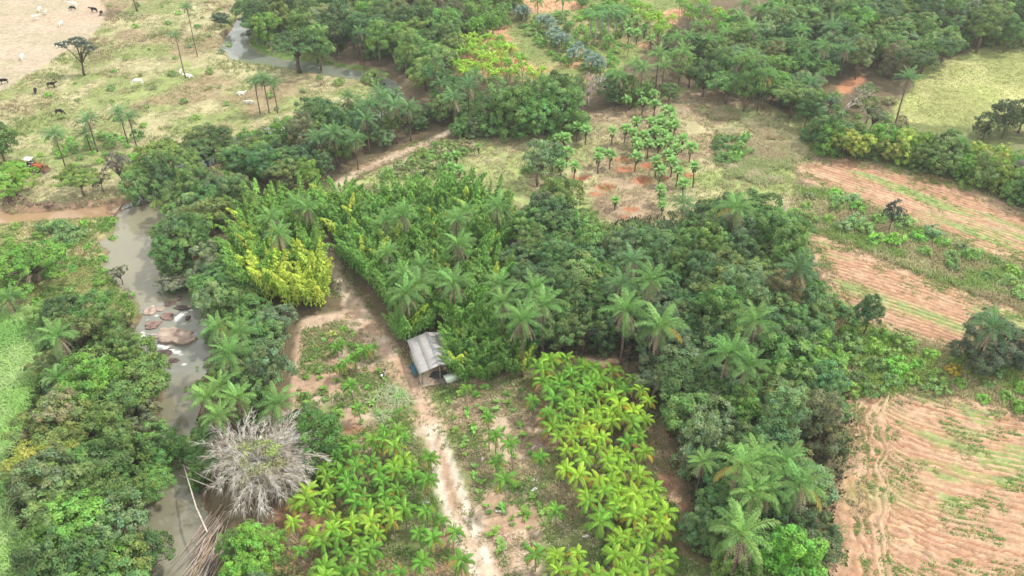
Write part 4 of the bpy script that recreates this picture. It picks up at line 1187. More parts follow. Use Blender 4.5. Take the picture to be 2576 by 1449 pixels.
# mud bank boulders of the cut bank above the stream
for i, (zx, zy, s) in enumerate(((60, 55, .9), (100, 85, .7), (140, 45, .6), (190, 75, .8), (230, 95, .6), (370, 95, .8), (290, 90, .5), (40, 90, .5))):
    x, y = P(*T(0, 1, zx, zy))
    o = ob('bank_boulder', ROCKM[i % 6], None, (x, y, HZ(x, y) + .1), (0, 0, rnd.uniform(0, 3)), (s * 1.2, s * .8, s * .55), (.24, .17, .13))
    reg(o, 'brown earth boulder on the cut bank', 'boulder', 'boulders of the cut bank', UV(x, y, .3))

# ------------------------------------------------------------------ wild feather palms
def base_h(u, v, bu, bv):
    """height of a palm from where its hub and its foot are seen"""
    x, y = P(bu, bv)
    yy = (724.5 - v) * KX
    t = y / (yy * SP + CP)
    return x, y, H + t * (yy * CP - SP)
def fp(c, r, zx, zy, h=9.5, s=1.0, **k):
    u, v = T(c, r, zx, zy)
    x, y = P(u, v, h)
    return feather_palm(x, y, h, s, **k)
def fpb(c, r, zx, zy, bx, by, s=1.0, **k):
    x, y, h = base_h(*T(c, r, zx, zy), *T(c, r, bx, by))
    return feather_palm(x, y, h, s, **k)
GP = (.125, .25, .095); BP = (.15, .30, .085); LP_ = (.185, .345, .095)
for a in ((440, 1015, 500, 1275, .95, dict(dead=10, look='brown skirted feather palm')), (640, 1000, 688, 1135, .85, {}), (715, 900, 735, 1140, .95, dict(dead=9)), (900, 845, 968, 1085, .9, {}), (1000, 885, 1030, 1100, .9, dict(dead=8)),
          (1440, 50, 1490, 425, .75, dict(dead=3, look='very tall feather palm')), (1345, 270, 1400, 590, .75, dict(dead=8, look='tall shaggy feather palm')), (1900, 605, 1965, 860, .85, dict(look='slim feather palm of three'))):
    fpb(0, 0, *a[:4], s=a[4], tint=GP, **a[5])
for a in ((75, 590, 100, 850), (185, 625, 165, 850)): fpb(1, 0, *a, s=.85, tint=GP, look='slim feather palm of three')
for zx, zy, h, s, k in ((690, 690, 7, .9, {}), (850, 790, 9, 1.1, {}), (960, 740, 9, .95, {}), (1040, 800, 9, 1.05, dict(dead=9)), (1150, 810, 8, 1.05, dict(dead=10)), (830, 905, 8, 1.0, {}), (930, 690, 8, .9, {}),
    (460, 1045, 7, 1.05, {}), (580, 1005, 8, 1.1, dict(dead=9)), (745, 1050, 7, .9, {}), (1400, 635, 7, .95, {}), (1600, 645, 10, 1.1, dict(dead=8)), (1490, 740, 9, 1.05, dict(dead=9)), (1650, 570, 9, .9, {}), (780, 240, 8, .8, {})):
    fp(1, 0, zx, zy, h, s, tint=GP, **k)
for zx, zy, h, s, k in ((1110, 405, 9, 1.15, {}), (1285, 385, 9, 1.15, dict(dead=9)), (985, 520, 9, 1.1, dict(dead=10)), (1150, 500, 8, .95, dict(dead=11)), (800, 570, 8, 1.0, {}), (1800, 225, 9, 1.2, {}), (1810, 440, 10, 1.25, {}), (1900, 570, 9, 1.1, dict(yellow=3)), (1330, 280, 8, .95, {}), (1400, 195, 8, .9, {}),
    (1620, 250, 8, .95, {}), (1480, 300, 8, .95, {}), (1570, 310, 7, .9, {}), (1240, 290, 8, .9, {}), (1450, 55, 8, 1.0, {}), (1720, 125, 8, 1.0, {}), (1870, 80, 8, 1.1, {}), (930, 480, 8, .9, {}), (1700, 470, 8, .9, {}), (1760, 30, 8, 1.0, {})):
    fp(2, 0, zx, zy, h, s, tint=LP_ if zx in (1285, 1800, 1810, 1620) else BP, **k)
for zx, zy, h, s, k in ((480, 215, 9, 1.2, dict(dead=9)), (420, 355, 9, 1.15, dict(dead=10)), (590, 375, 8, 1.05, dict(dead=9)), (555, 50, 9, 1.05, dict(dead=9)), (250, 240, 8, 1.0, {}), (350, 70, 8, 1.05, {}), (120, 70, 8, .9, {}), (10, 560, 9, 1.0, dict(yellow=2)), (320, 630, 6.5, 1.2, dict(dead=8)), (510, 725, 4.5, .6, {}),
    (1450, 1080, 6, .9, {}), (240, 320, 8, .95, {}), (50, 130, 8, .95, {}), (270, 480, 7, .85, {})):
    fp(3, 0, zx, zy, h, s, tint=GP if zx in (480, 590, 555, 320) else BP, **k)
fpb(3, 0, 1005, 590, 950, 965, s=1.1, tint=GP, dead=16, look='lone feather palm with long grey skirt')
for zx, zy, h, s, k in ((65, 800, 3.8, .95, dict(dead=8)), (425, 1085, 8, 1.1, dict(dead=11)), (1640, 1020, 8, .95, dict(yellow=3)), (1800, 1065, 8, .95, {}), (1730, 1220, 8.5, 1.15, {}), (430, 1400, 6, .8, {})):
    fp(0, 1, zx, zy, h, s, tint=BP, **k)
for zx, zy, h, s, k in ((165, 310, 10, .95, dict(dead=10, look='feather palm with grey skirt amid bamboo')), (110, 185, 9, .85, {}), (310, 90, 9, .95, {}), (390, 120, 9, .9, {}), (1110, 165, 10.5, 1.0, dict(dead=9)), (985, 215, 9, .8, {}), (1510, 215, 10, .95, {}), (1820, 110, 10, 1.05, {}), (1000, 450, 9, .8, {}), (1530, 395, 9.5, 1.0, {}),
    (1110, 640, 10, 1.05, {}), (1130, 770, 10, 1.1, {}), (1220, 690, 10, 1.05, dict(yellow=2)), (1490, 690, 10, 1.1, dict(dead=9)), (1840, 700, 10, 1.0, {}), (1860, 830, 10, 1.05, {}), (1240, 560, 9.5, .85, {}), (1400, 650, 9.5, .85, {}), (1590, 150, 9.5, .8, {})):
    fp(1, 1, zx, zy, h, s, tint=BP, **k)
for zx, zy, h, s, k in ((160, 730, 10.5, 1.1, {}), (240, 850, 10.5, 1.1, dict(dead=9)), (80, 960, 11, 1.15, dict(dead=10)), (905, 520, 11, 1.05, dict(dead=10)), (1055, 665, 11, 1.15, dict(dead=11)), (820, 690, 10, 1.0, {}), (860, 890, 11.5, 1.25, dict(dead=11)), (1125, 1010, 11, 1.3, dict(dead=9, yellow=2)), (1685, 120, 10.5, 1.25, dict(dead=12, yellow=1)),
    (1840, 970, 10.5, 1.2, dict(dead=10)), (1640, 1210, 11, 1.25, dict(dead=12)), (1790, 1310, 10.5, 1.1, dict(dead=10)), (1300, 85, 8, .9, {})):
    fp(2, 1, zx, zy, h, s, tint=BP if zx not in (820, 905, 1300) else GP, **k)
for zx, zy, h, s, k in ((225, 580, 10, 1.2, dict(dead=12)), (1700, 1030, 9, 1.25, dict(dead=8, look='feather palm rising from dark shrubs'))):
    fp(3, 1, zx, zy, h, s, tint=(.095, .19, .075), **k)
for zx, zy, h, s, k in ((1555, 90, 8, 1.0, {}), (1640, 235, 7.5, .9, {}), (1790, 105, 7.5, .95, {}), (1660, 20, 7.5, .95, {})):
    fp(0, 2, zx, zy, h, s, tint=LP_, **k)
fp(1, 2, 160, 150, 7.5, 1.05, tint=BP)
for zx, zy, h, s, k in ((1750, 620, 11, 1.15, dict(yellow=2)), (1860, 540, 10.5, 1.05, {}), (1820, 820, 10.5, 1.15, dict(dead=10)), (1740, 1130, 11.5, 1.35, dict(dead=11, look='large pale feather palm')), (1440, 580, 7, .7, {})):
    fp(2, 2, zx, zy, h, s, tint=LP_, **k)
for zx, zy, h, s, k in ((125, 590, 10.5, 1.1, {}), (240, 760, 10, 1.15, dict(yellow=1)), (-10, 790, 10, 1.0, {})):
    fp(3, 2, zx, zy, h, s, tint=BP, **k)

# ------------------------------------------------------------------ orchard palms
def TP(u, v, h): return P(u, v, h)
FANL = 'pale fan palm'
for zx, zy in ((950, 715), (870, 760), (990, 770), (1070, 715), (1080, 790), (1160, 830), (1200, 850), (1130, 890), (945, 920), (1050, 920), (1140, 920), (1230, 940), (490, 960), (560, 990), (755, 1000), (855, 980), (920, 1000), (1000, 1020), (1095, 985), (1160, 1020), (340, 1045), (398, 1030), (930, 1060), (1030, 1090), (1200, 1070), (1290, 1050), (945, 1110), (1110, 1080), (1240, 1120), (1350, 1120),
        (340, 1130), (415, 1160), (660, 1150), (745, 1170), (1180, 1160), (360, 1200), (375, 1245), (470, 1270), (655, 1205), (935, 1195), (1090, 1230), (1210, 1230), (1385, 1260), (1120, 1290), (1250, 1300), (1300, 1380), (1130, 1435), (1210, 900), (1190, 960), (1080, 1000)):
    h = 3.2 if zx != 1385 else 4.6
    x, y = P(*T(2, 0, zx, zy), h); fan_palm(x, y, h * rnd.uniform(.9, 1.1), rnd.uniform(1.1, 1.4), FANL, 'fan palms of the clearing')
for zx, zy in ((780, 65), (1130, 40), (1140, 100)):
    x, y = P(*T(2, 1, zx, zy), 2.0); fan_palm(x, y, 2, .95, FANL, 'fan palms of the clearing')
for zx, zy in ((880, 180), (940, 160), (1020, 150), (1110, 240), (1050, 300), (945, 255), (880, 250), (1160, 290), (1210, 280), (1000, 210), (830, 200), (900, 110)):
    x, y = P(*T(2, 0, zx, zy), 3.2); fan_palm(x, y, 3.2, 1.3, 'large fan palm', 'fan palms of the upper orchard')
for zx, zy in ((1450, 1190), (1510, 1180), (1530, 1280), (1470, 1260)):
    x, y = P(*T(1, 0, zx, zy), 1.8); fan_palm(x, y, 1.8, 1.1, 'small fan palm', 'small fan palms near the far road')
x, y = P(*T(1, 0, 1680, 1105), 2); fan_palm(x, y, 2, .7, 'tiny fan palm', None)['label'] = 'tiny fan palm alone on the pale grass beyond the far dirt road'; REG.pop()
for zx, zy in ((215, 150), (265, 160), (300, 185), (330, 240), (375, 270), (410, 300), (350, 300), (300, 260), (470, 360), (500, 345), (455, 400), (575, 400), (610, 430), (650, 450), (600, 470), (670, 480), (50, 80), (110, 75), (80, 60)):
    x, y = P(*T(2, 0, zx, zy), 3.4); silver_palm(x, y, 3.0 * rnd.uniform(.9, 1.15), .92, 'silver blue fan palm')
for zx, zy, h in ((640, 110, 9), (735, 95, 9), (690, 60, 9), (780, 110, 8), (600, 90, 8), (840, 90, 7.5), (195, 0, 7), (385, -10, 6.5), (800, 60, 8)):
    x, y = P(*T(2, 0, zx, zy), h); royal_palm(x, y, h, 'tall smooth-trunked palm', .9)
for zx, zy in ((435, 185), (740, 300), (580, 290), (875, 355)):
    x, y = P(*T(2, 0, zx, zy), 2.6); plantation_palm(x, y, 2.6, 1.0, (.15, .33, .08), 'small green palm', None)

CNT = {}
def plant_block(poly_uv, h, gap, tintf, look, group, s=(.9, 1.12), cap=999):
    poly = WP(poly_uv, h)
    lo, hi = poly.min(0), poly.max(0)
    d = Vector((-.30, .954)); nrm = Vector((.954, .30))
    c = Vector(((lo[0] + hi[0]) / 2, (lo[1] + hi[1]) / 2)); n = 0
    for i in range(-40, 41):
        for j in range(-60, 61):
            q = c + nrm * (i * gap * 1.05) + d * (j * gap + (i % 2) * gap * .5)
            x, y = q.x + rnd.gauss(0, .32), q.y + rnd.gauss(0, .32)
            if not inpoly(poly, np.array([x]), np.array([y]))[0] or n >= cap or rnd.random() < .05: continue
            hh = h * rnd.uniform(.82, 1.15)
            tn = tintf(x, y); k = (tn[0] - GR[0]) / (YL[0] - GR[0]); ss = rnd.uniform(*s); q_ = (ss - s[0]) / (s[1] - s[0])
            lk = ('small ' if q_ < .33 else 'large ' if q_ > .66 else '') + ('fresh green' if k < .3 else 'lime green' if k < .58 else 'yellow') + ' young palm'
            plantation_palm(x, y, hh, ss, tn, lk if look.endswith('young palm') or 'foot' in look else lk.replace('young ', '') if 'orange' not in look else look, group); n += 1
    CNT[group] = n
GR, YL = np.array((.15, .345, .055)), np.array((.36, .55, .065))
def tone(yel):
    def f(x, y):
        k = min(1, max(0, yel + 1.1 * (vnoise(x, y, 5.0, 3) - .5) + rnd.gauss(0, .12)))
        return tuple(GR + (YL - GR) * k)
    return f
plant_block([(1350, 905), (1430, 895), (1530, 925), (1640, 970), (1645, 1050), (1600, 1085), (1640, 1180), (1675, 1280), (1685, 1449), (1700, 1520), (1545, 1520), (1520, 1440), (1505, 1340), (1440, 1265), (1420, 1180), (1395, 1090), (1350, 1000)], 3.7, 1.92, tone(.55), 'bright yellow green young palm', 'young palms of the block by the woodland', (.98, 1.2))
plant_block([(1390, 1385), (1500, 1375), (1525, 1449), (1540, 1520), (1395, 1520)], 3.5, 2.1, tone(.42), 'yellow green young palm', 'young palms of the small lower block')
plant_block([(850, 1095), (1000, 1072), (1040, 1090), (1052, 1200), (1050, 1290), (1010, 1330), (960, 1350), (930, 1400), (970, 1449), (980, 1520), (790, 1520), (810, 1420), (790, 1360), (690, 1310), (720, 1262), (790, 1185)], 3.5, 2.02, tone(.16), 'fresh green young palm', 'young palms of the block beside the bleached bamboo')
plant_block([(1130, 92), (1200, 80), (1290, 100), (1340, 130), (1400, 160), (1380, 190), (1280, 190), (1230, 195), (1160, 180), (1125, 150)], 4.5, 2.9, tone(.5), 'yellow green palm', 'bright palms of the far grove', (1.1, 1.35), 60)
plant_block([(1700, 10), (1730, -20), (1880, -25), (1880, 40), (1800, 60), (1730, 55)], 5, 3.3, tone(.12), 'fresh green palm', 'green palms at the head of the orchard', (1.1, 1.3), 26)
plant_block([(1590, 10), (1640, -20), (1700, -10), (1700, 70), (1640, 75)], 5, 3.0, tone(.3), 'orange tinged palm', 'orange tinged palms of the far row', (1.1, 1.3), 16)
def Z6(zx, zy): return (1600 + zx / 3.22) * .6708, (1500 + zy / 3.22) * .6708
for zx, zy, by in ((750, 235, 615), (825, 440, 690), (1040, 510, 870), (1290, 720, 1055), (820, 790, 980), (950, 1000, 1385), (1395, 170, 495), (1262, 0, 230), (80, 700, 910), (30, 970, 1240)):
    u, v = Z6(zx, zy); x, y, h = base_h(u, v, *Z6(zx + (10 if zx > 300 else -10), by))
    plantation_palm(x, y, h, 1.02, tuple(GR * .92), 'grey stemmed palm', 'single palms of the weedy nursery', nf=12)
for c, r, zx, zy, h, s in ((1, 1, 660, 1035, 3.0, .6), (1, 1, 605, 1165, 2.2, .8), (1, 1, 640, 1150, 2.0, .7), (1, 1, 820, 1210, 3.6, .95), (1, 1, 680, 1300, 2.6, .9), (1, 1, 870, 1180, 2.6, .8), (1, 1, 630, 1330, 2.4, .8), (1, 1, 745, 1250, 2.4, .75), (1, 2, 715, 10, 3.0, .95), (1, 2, 785, 195, 2.6, .95), (1, 2, 1072, 205, 2.6, .7), (1, 2, 1270, 985, 3.4, 1.05), (1, 2, 1405, 1035, 3.0, .9), (1, 2, 1255, 1330, 3.4, 1.05), (1, 2, 1545, 1340, 3.2, 1.05), (1, 2, 1330, 1170, 3.2, 1.0), (1, 2, 1480, 1120, 3.0, .9),
          (1, 2, 295, 1265, 3.8, .85), (1, 2, 160, 1160, 2.5, .8), (1, 2, 1085, 1420, 3.4, 1.0), (1, 2, 1580, 25, 3.0, .8), (2, 2, 180, 1275, 3.4, .95), (2, 2, 340, 930, 3.6, 1.05), (1, 2, 1240, 1120, 3.2, 1.0)):
    x, y = P(*T(c, r, zx, zy), h)
    plantation_palm(x, y, h, s, tuple(GR * rnd.uniform(.85, 1.1)), 'single green palm', 'single palms of the weedy nursery', nf=11)
# seedlings in rows
def seedling_mesh(k):
    parts = []; V = []; Q = []; t = []
    n = 0; q = random.Random(k)
    for i in range(8):
        a = q.uniform(0, 6.28); el = q.uniform(35, 80); L_ = q.uniform(.5, .9)
        m = 4
        for j in range(m + 1):
            f = j / m; an = R(el) - R(55) * f
            x = L_ * f * math.cos(R(el) - R(30) * f); z = .12 + L_ * f * math.sin(R(el) - R(35) * f)
            wv = .17 * math.sin(math.pi * min(1, .15 + .85 * f)) ** .7 + .01
            for s in (-1, 1): V.append((x * math.cos(a) - s * wv * math.sin(a), x * math.sin(a) + s * wv * math.cos(a), z))
            b = q.uniform(.8, 1.2); t += [(b, b, b)] * 2
            if j: Q.append((n + 2 * j - 2, n + 2 * j - 1, n + 2 * j + 1, n + 2 * j))
        n += 2 * (m + 1)
    return mesh_np('palm_seedling', np.array(V), np.array(Q), M_FROND, np.array(t))
SEED = [seedling_mesh(i) for i in range(5)]
def seed_block(poly_uv, look, group, p, off):
    poly = WP(poly_uv); lo, hi = poly.min(0), poly.max(0); n = 0
    d = Vector((-.31, .951)); nr = Vector((.951, .31)); c = Vector((float(lo[0] + hi[0]) / 2, float(lo[1] + hi[1]) / 2))
    for i in range(-20, 21):
        for j in range(-40, 41):
            q = c + nr * (i * 2.1) + d * (j * 1.25)
            x, y = q.x + rnd.gauss(0, .3), q.y + rnd.gauss(0, .5)
            if rnd.random() > p or not inpoly(poly, np.array([x]), np.array([y]))[0]: continue
            if float(linesdf(ROAD, np.array([x]), np.array([y]))[0]) < .5 or n >= 145: continue
            ss = rnd.uniform(.6, 1.35)
            e = ob('palm_seedling', SEED[rnd.randrange(5)], None, (x, y, HZ(x, y)), (0, 0, rnd.uniform(0, 6.28)), ss, vary((.20, .37, .08), .25, .15))
            reg(e, ('tiny' if ss < .85 else 'leafy' if ss > 1.1 else 'low') + ' palm seedling', 'seedling', group, UV(x, y, .4)); n += 1
seed_block([(790, 830), (870, 820), (950, 890), (1020, 975), (1045, 1070), (850, 1070), (770, 1030), (770, 900)], 'young palm seedling in the weedy strip between road and river wood', 'palm seedlings between road and river wood', .42, 0)
seed_block([(1090, 1000), (1140, 980), (1320, 960), (1340, 1080), (1390, 1200), (1370, 1400), (1270, 1449), (1210, 1330), (1150, 1180)], 'young palm seedling in the nursery rows across the dirt road', 'palm seedlings across the road', .62, 1)

# pale striped cane clumps by the road
def cane_mesh(k, n=34, L_=1.9, wd=.10):
    q = random.Random(k); V = []; Q = []; t = []; c = 0
    for i in range(n):
        a = q.uniform(0, 6.28); el = q.uniform(50, 88); l = L_ * q.uniform(.6, 1.1); bx, by = q.gauss(0, .25), q.gauss(0, .25); m = 5
        x = z = 0; an = R(el)
        for j in range(m + 1):
            f = j / m; wv = wd * (1 - f) ** .7 * .5 + .006
            for s in (-1, 1): V.append((bx + x * math.cos(a) - s * wv * math.sin(a), by + x * math.sin(a) + s * wv * math.cos(a), z))
            b = q.uniform(.75, 1.2); t += [(b, b, b * q.uniform(.8, 1.1))] * 2
            if j: Q.append((c + 2 * j - 2, c + 2 * j - 1, c + 2 * j + 1, c + 2 * j))
            an -= R(24); x += math.cos(an) * l / m; z += math.sin(an) * l / m
        c += 2 * (m + 1)
    return mesh_np('cane_clump', np.array(V), np.array(Q), M_FROND, np.array(t))
CANE = [cane_mesh(i) for i in range(3)]
for zx, zy in ((860, 110), (900, 70), (950, 40), (1010, 30), (1060, 70), (1110, 100), (1150, 110), (980, 100), (1040, 130), (1090, 40), (960, 210), (910, 190), (1000, 190), (940, 250), (1020, 0), (1120, 60)):
    x, y = P(*T(1, 2, zx, zy + 30))
    e = ob('cane_clump', CANE[rnd.randrange(3)], None, (x, y, HZ(x, y)), (0, 0, rnd.uniform(0, 6.28)), rnd.uniform(.9, 1.15), vary((.36, .44, .24), .12))
    reg(e, 'pale striped cane clump', 'cane', 'pale cane clumps by the road', UV(x, y, 1))
# boards and logs lying about
for (u, v), l, a, c, lab in ((Z6(890, 1352), 1.3, 0, (.75, .74, .72), 'white board lying by the foot of the nearest nursery palm'), (Z6(1297, 1085), 1.0, .6, (.78, .77, .75), 'white board on ash at the foot of a nursery palm'), (Z6(678, 720), .9, 1.2, (.7, .67, .63), 'short pale log among the nursery weeds'), (Z6(1285, 968), 1.3, -.15, (.55, .52, .5), 'grey board leaning by a palm stem in the nursery'),
                             (Z6(1287, 588), 1.2, .9, (.66, .64, .62), 'pale log at the edge of the dense palm block'), (Z6(1390, 560), 2.2, -.8, (.34, .31, .30), 'long grey log beside the dense palm block'), (T(1, 2, 1280, 898), .9, .1, (.74, .73, .71), 'white board beside the road below two palms'), (T(2, 2, 560, 1155), 1.0, .1, (.66, .63, .6), 'pale board on bare soil inside the palm block')):
    x, y = P(u, v); mb = MB(); mb.box((0, 0, .1), (l, .22, .14), taper=.97); mb.box((l * .1, .08, .19), (l * .5, .18, .05))
    e = ob('board', mb.build('board', M_WOOD), None, (x, y, HZ(x, y)), (0, 0, a), 1, c)
    reg(e, '', 'board', fixed=lab)

# ------------------------------------------------------------------ bamboo
def blue_noise(poly, gap, tries, taken=(), pad=0.0):
    lo, hi = poly.min(0), poly.max(0); out = []
    g = {}
    for _ in range(tries):
        x, y = rnd.uniform(lo[0], hi[0]), rnd.uniform(lo[1], hi[1])
        cx, cy = int(x // gap), int(y // gap)
        if any((x - a) ** 2 + (y - b) ** 2 < gap * gap for i in (-1, 0, 1) for j in (-1, 0, 1) for a, b in g.get((cx + i, cy + j), ())): continue
        if not inpoly(poly, np.array([x]), np.array([y]))[0]: continue
        if any((x - a) ** 2 + (y - b) ** 2 < r * r for a, b, r in taken): continue
        g.setdefault((cx, cy), []).append((x, y)); out.append((x, y))
    return out
def road_gap(x, y):
    return float(min(linesdf(ROAD, np.array([x]), np.array([y]))[0], linesdf(BRANCH, np.array([x]), np.array([y]))[0]))
pxy = [(a, b, 1.2) for a, b, _ in PALMS_XY]
def in_uv(poly, x, y, z):
    u, v = UV(x, y, z)
    return bool(inpoly(poly, np.array([u]), np.array([v]))[0])
def grove(poly_uv, zc, gap, n, rad, hs, tint, yelf, look, lean=.22, group=None):
    for x, y in blue_noise(WP(poly_uv, zc * .6), gap, 2600, pxy):
        vv = UV(x, y)[1]
        if road_gap(x, y) < (1.5 if vv > 640 else .3): continue
        if not (in_uv(poly_uv, x, y, 7.0 * hs) and in_uv(poly_uv, x, y, .3)): continue
        k = float(vnoise(x, y, 9, 2))
        t = tuple(np.array(tint) * (.82 + .36 * k))
        y_ = yelf(x, y)
        if y_ > .5: t = tuple(np.array(t) * .4 + np.array((.55, .68, .09)) * .8)
        hq = rnd.uniform(.88, 1.1)
        lk = (look if y_ < .5 else 'golden yellow bamboo clump') if k < .5 or y_ > .5 else look.replace('green', 'bright green')
        bamboo_clump(x, y, n, rad, hs * hq, t, y_, ('short ' if hq < .95 else 'tall ' if hq > 1.03 else '') + lk.replace('low ', ''), lean if y_ < .5 else .08, group)
yc = P(735, 700, 5)
grove([(560, 570), (640, 490), (760, 445), (825, 450), (808, 520), (830, 640), (848, 740), (835, 795), (790, 812), (735, 800), (640, 770), (600, 715), (555, 640)], 6, 3.0, 13, 1.7, .95, (.215, .41, .08), lambda x, y: max(0, min(.9, 1.15 - math.hypot((x - yc[0]) / 7.5, (y - yc[1]) / 7.0))) + .07, 'green bamboo clump', group='bamboo of the grove on the river side')
grove([(845, 455), (1000, 445), (1150, 445), (1280, 475), (1340, 490), (1300, 560), (1250, 640), (1262, 800), (1200, 868), (1120, 850), (1085, 838), (1015, 862), (955, 815), (895, 725), (852, 650), (836, 560)], 6, 3.5, 13, 1.7, .95, (.18, .37, .075), lambda x, y: .02 + .12 * float(vnoise(x, y, 4, 1) > .66), 'green bamboo clump', group='bamboo of the grove across the road')
grove([(1118, 790), (1250, 740), (1360, 780), (1350, 930), (1230, 962), (1140, 950), (1132, 880)], 5, 2.3, 12, 1.3, .70, (.18, .37, .075), lambda x, y: .06, 'low green bamboo clump', group='bamboo behind the shed')
grove([(1300, 570), (1400, 530), (1480, 570), (1460, 650), (1330, 680)], 6, 3.6, 11, 1.5, .9, (.20, .44, .12), lambda x, y: .0, 'fresh green bamboo clump', .12, group='upright bamboo inside the woodland')

# the great bleached clump with fallen poles
def dead_bamboo():
    x0, y0 = P(668, 1222)
    z0 = HZ(x0, y0)
    e = ob('dead_bamboo_clump', None, None, (x0, y0, z0))
    def arch(h, arcd, seed, tw):
        q = random.Random(seed); mb = MB(); n = 9; a = R(86); p = np.array([0., 0, 0]); path = [p.copy()]
        for i in range(n):
            a -= R(arcd) * ((i + 1) / n) ** 1.6 * 2 / n * 1.6
            p = p + np.array([math.cos(a), q.uniform(-.05, .05), math.sin(a)]) * h / n; path.append(p.copy())
        mb.tube(path, np.linspace(.05, .014, n + 1), 4)
        for i in range(tw):
            k = q.randrange(3, n + 1); b = path[k]; d = path[k] - path[k - 1]; d = d / np.linalg.norm(d) + np.array([q.gauss(.05, .3), q.gauss(0, .38), q.gauss(0, .3)]); d /= np.linalg.norm(d)
            l = q.uniform(.6, 1.5)
            mb.tube([b, b + d * l * .5, b + d * l + np.array([0, 0, -.2 * l])], [.022, .017, .008], 3)
        return mb.build('culm', M_WOOD, False)
    AR = [arch(7.5, 55 + 14 * i, i, 44) for i in range(6)]
    for i in range(298):
        a = rnd.uniform(0, 6.28); r = 2.2 * math.sqrt(rnd.random())
        cx_, cy_, da = rnd.choice(((1.4, 1.2, .3), (1.0, 2.2, .7), (1.2, -.6, -.4), (.2, -1.8, -1.1), (-2.8, 2.2, 2.2), (-1.6, .4, 3.6), (.2, 2.8, 1.3), (.6, 1.0, .2), (2.0, .2, -.2)))
        a = da + rnd.gauss(0, .9)
        c = rnd.choice(((.78, .75, .69), (.70, .66, .60), (.62, .56, .48), (.82, .79, .74), (.54, .48, .40)))
        ob('culm', AR[rnd.randrange(6)], e, (cx_ + rnd.gauss(0, .8), cy_ + rnd.gauss(0, .8), 0), (rnd.uniform(-.12, .12), rnd.uniform(-.2, .42), a), rnd.uniform(.8, 1.2), c)
    # a few living sprays
    V, Q, t, _ = crown_cloud([(.6, .2, 5.4, 2.4, 2.2, 1.2), (2.6, -1.2, 3.6, 1.6, 1.4, 1.2), (-2.2, -.6, 3.4, 1.5, 1.4, 1.2), (-3.2, 3.0, 3.4, 1.5, 1.8, 1.2), (-.4, -2.2, 3.2, 1.4, 1.2, .9), (-3.8, 1.0, 2.4, 1.3, 1.5, 1.2), (.4, 4.2, 3.6, 1.8, 1.2, 1.2)], 130, 20, .16, .5)
    ob('living_leaves', mesh_np('living_leaves', V, Q, M_LEAF, t), e, color=(.30, .38, .11))
    reg(e, '', 'bamboo', fixed='huge bleached dead bamboo clump arching over the river bank')
    pole = MB(); pole.tube([(0, 0, 0), (2.5, .1, .12), (5.0, 0, .1), (7.4, -.1, -.05)], [.06, .055, .045, .02], 5)
    pm = pole.build('bamboo_pole', M_WOOD)
    s = ob('fallen_poles', None, None, (*P(500, 1370), HZ(*P(500, 1370)) + .3))
    o = np.array(P(500, 1370))
    for i in range(120):
        f = rnd.random()
        a = np.array(P(590 - 70 * f + rnd.gauss(0, 16), 1200 + 170 * f + rnd.gauss(0, 14), 1.5)) - o
        b = a + (np.array(P(478 + rnd.gauss(0, 10), 1395, .3)) - np.array(P(560, 1255, 1.5)))
        d = b - a
        ob('bamboo_pole', pm, s, (a[0], a[1], rnd.uniform(.7, 2.1)), (0, rnd.uniform(.08, .24), math.atan2(d[1], d[0]) + rnd.gauss(0, .12)), rnd.uniform(.75, 1.15), rnd.choice(((.50, .40, .34), (.42, .33, .28), (.55, .50, .45), (.46, .36, .24))))
    reg(s, '', 'poles', fixed='sheaf of dry brown bamboo poles fallen towards the river')
    for i, (a, b) in enumerate((((545, 1190), (455, 1150)), ((550, 1215), (450, 1165)), ((520, 1335), (456, 1165)), ((560, 1230), (445, 1192)), ((545, 1200), (470, 1120)))):
        pa, pb = np.array(P(*a, 2.2)), np.array(P(*b, .6)); d = pb - pa; L_ = float(np.linalg.norm(d))
        e2 = ob('leaning_pole', pm, None, (pa[0], pa[1], 1.9), (0, math.atan2(1.5, L_), math.atan2(d[1], d[0])), L_ / 7.4, (.60, .55, .47))
        reg(e2, 'pale pole over the water', 'pole', 'poles leaning out over the river', UV(pa[0], pa[1], 1.9))
dead_bamboo()
print('plantation', CNT)

# ------------------------------------------------------------------ single trees that stand out
DK, MID, OLV, GRY, BRN, BRT, YGR = (.115, .215, .070), (.165, .295, .082), (.190, .295, .085), (.195, .295, .135), (.225, .255, .115), (.190, .380, .070), (.35, .44, .095)
BLU = (.125, .24, .095)
SINGLES = []
MID0, DK0, OLV0 = (.165, .295, .085), (.115, .21, .075), (.195, .30, .085)
def lone(name, var, base, s, tint, label, rz=0.0, sz=1.0, cat='tree', bark=(.20, .165, .13)):
    x, y = P(*base); SINGLES.append((x, y, 3.5 * s))
    return tree(name, var, x, y, s, tint, '', cat, None, bark, rz, label, sz)
lone('umbrella_tree', 'umbrella', t0(635, 570), .95, (.10, .14, .10), 'flat crowned dark tree with forked trunk at the paddock edge', .1, bark=(.12, .10, .085))
lone('umbrella_tree', 'umbrella', t0(1035, 85), 1.05, (.09, .135, .07), 'dark spreading tree at the top of the pasture', 2.6)
lone('shade_tree', 'wide', T(1, 0, 330, 545), 1.22, (.10, .19, .062), 'wide dome shaped shade tree standing beside the river loop', .4, 1.15, bark=(.12, .10, .085))
lone('rain_tree', 'layered', (95, 708), 1.15, (.16, .34, .058), 'broad low layered tree with bright green crown near the pool', .6, 1.0)
lone('broadleaf_tree', 'round1', T(0, 0, 120, 1465), 1.3, (.20, .38, .05), 'bright green bushy tree in front of the tractor', .6, .62)
lone('broadleaf_tree', 'round2', T(0, 0, 40, 1230), 1.3, (.13, .24, .06), 'green tree behind the tractor at the pasture edge', .6)
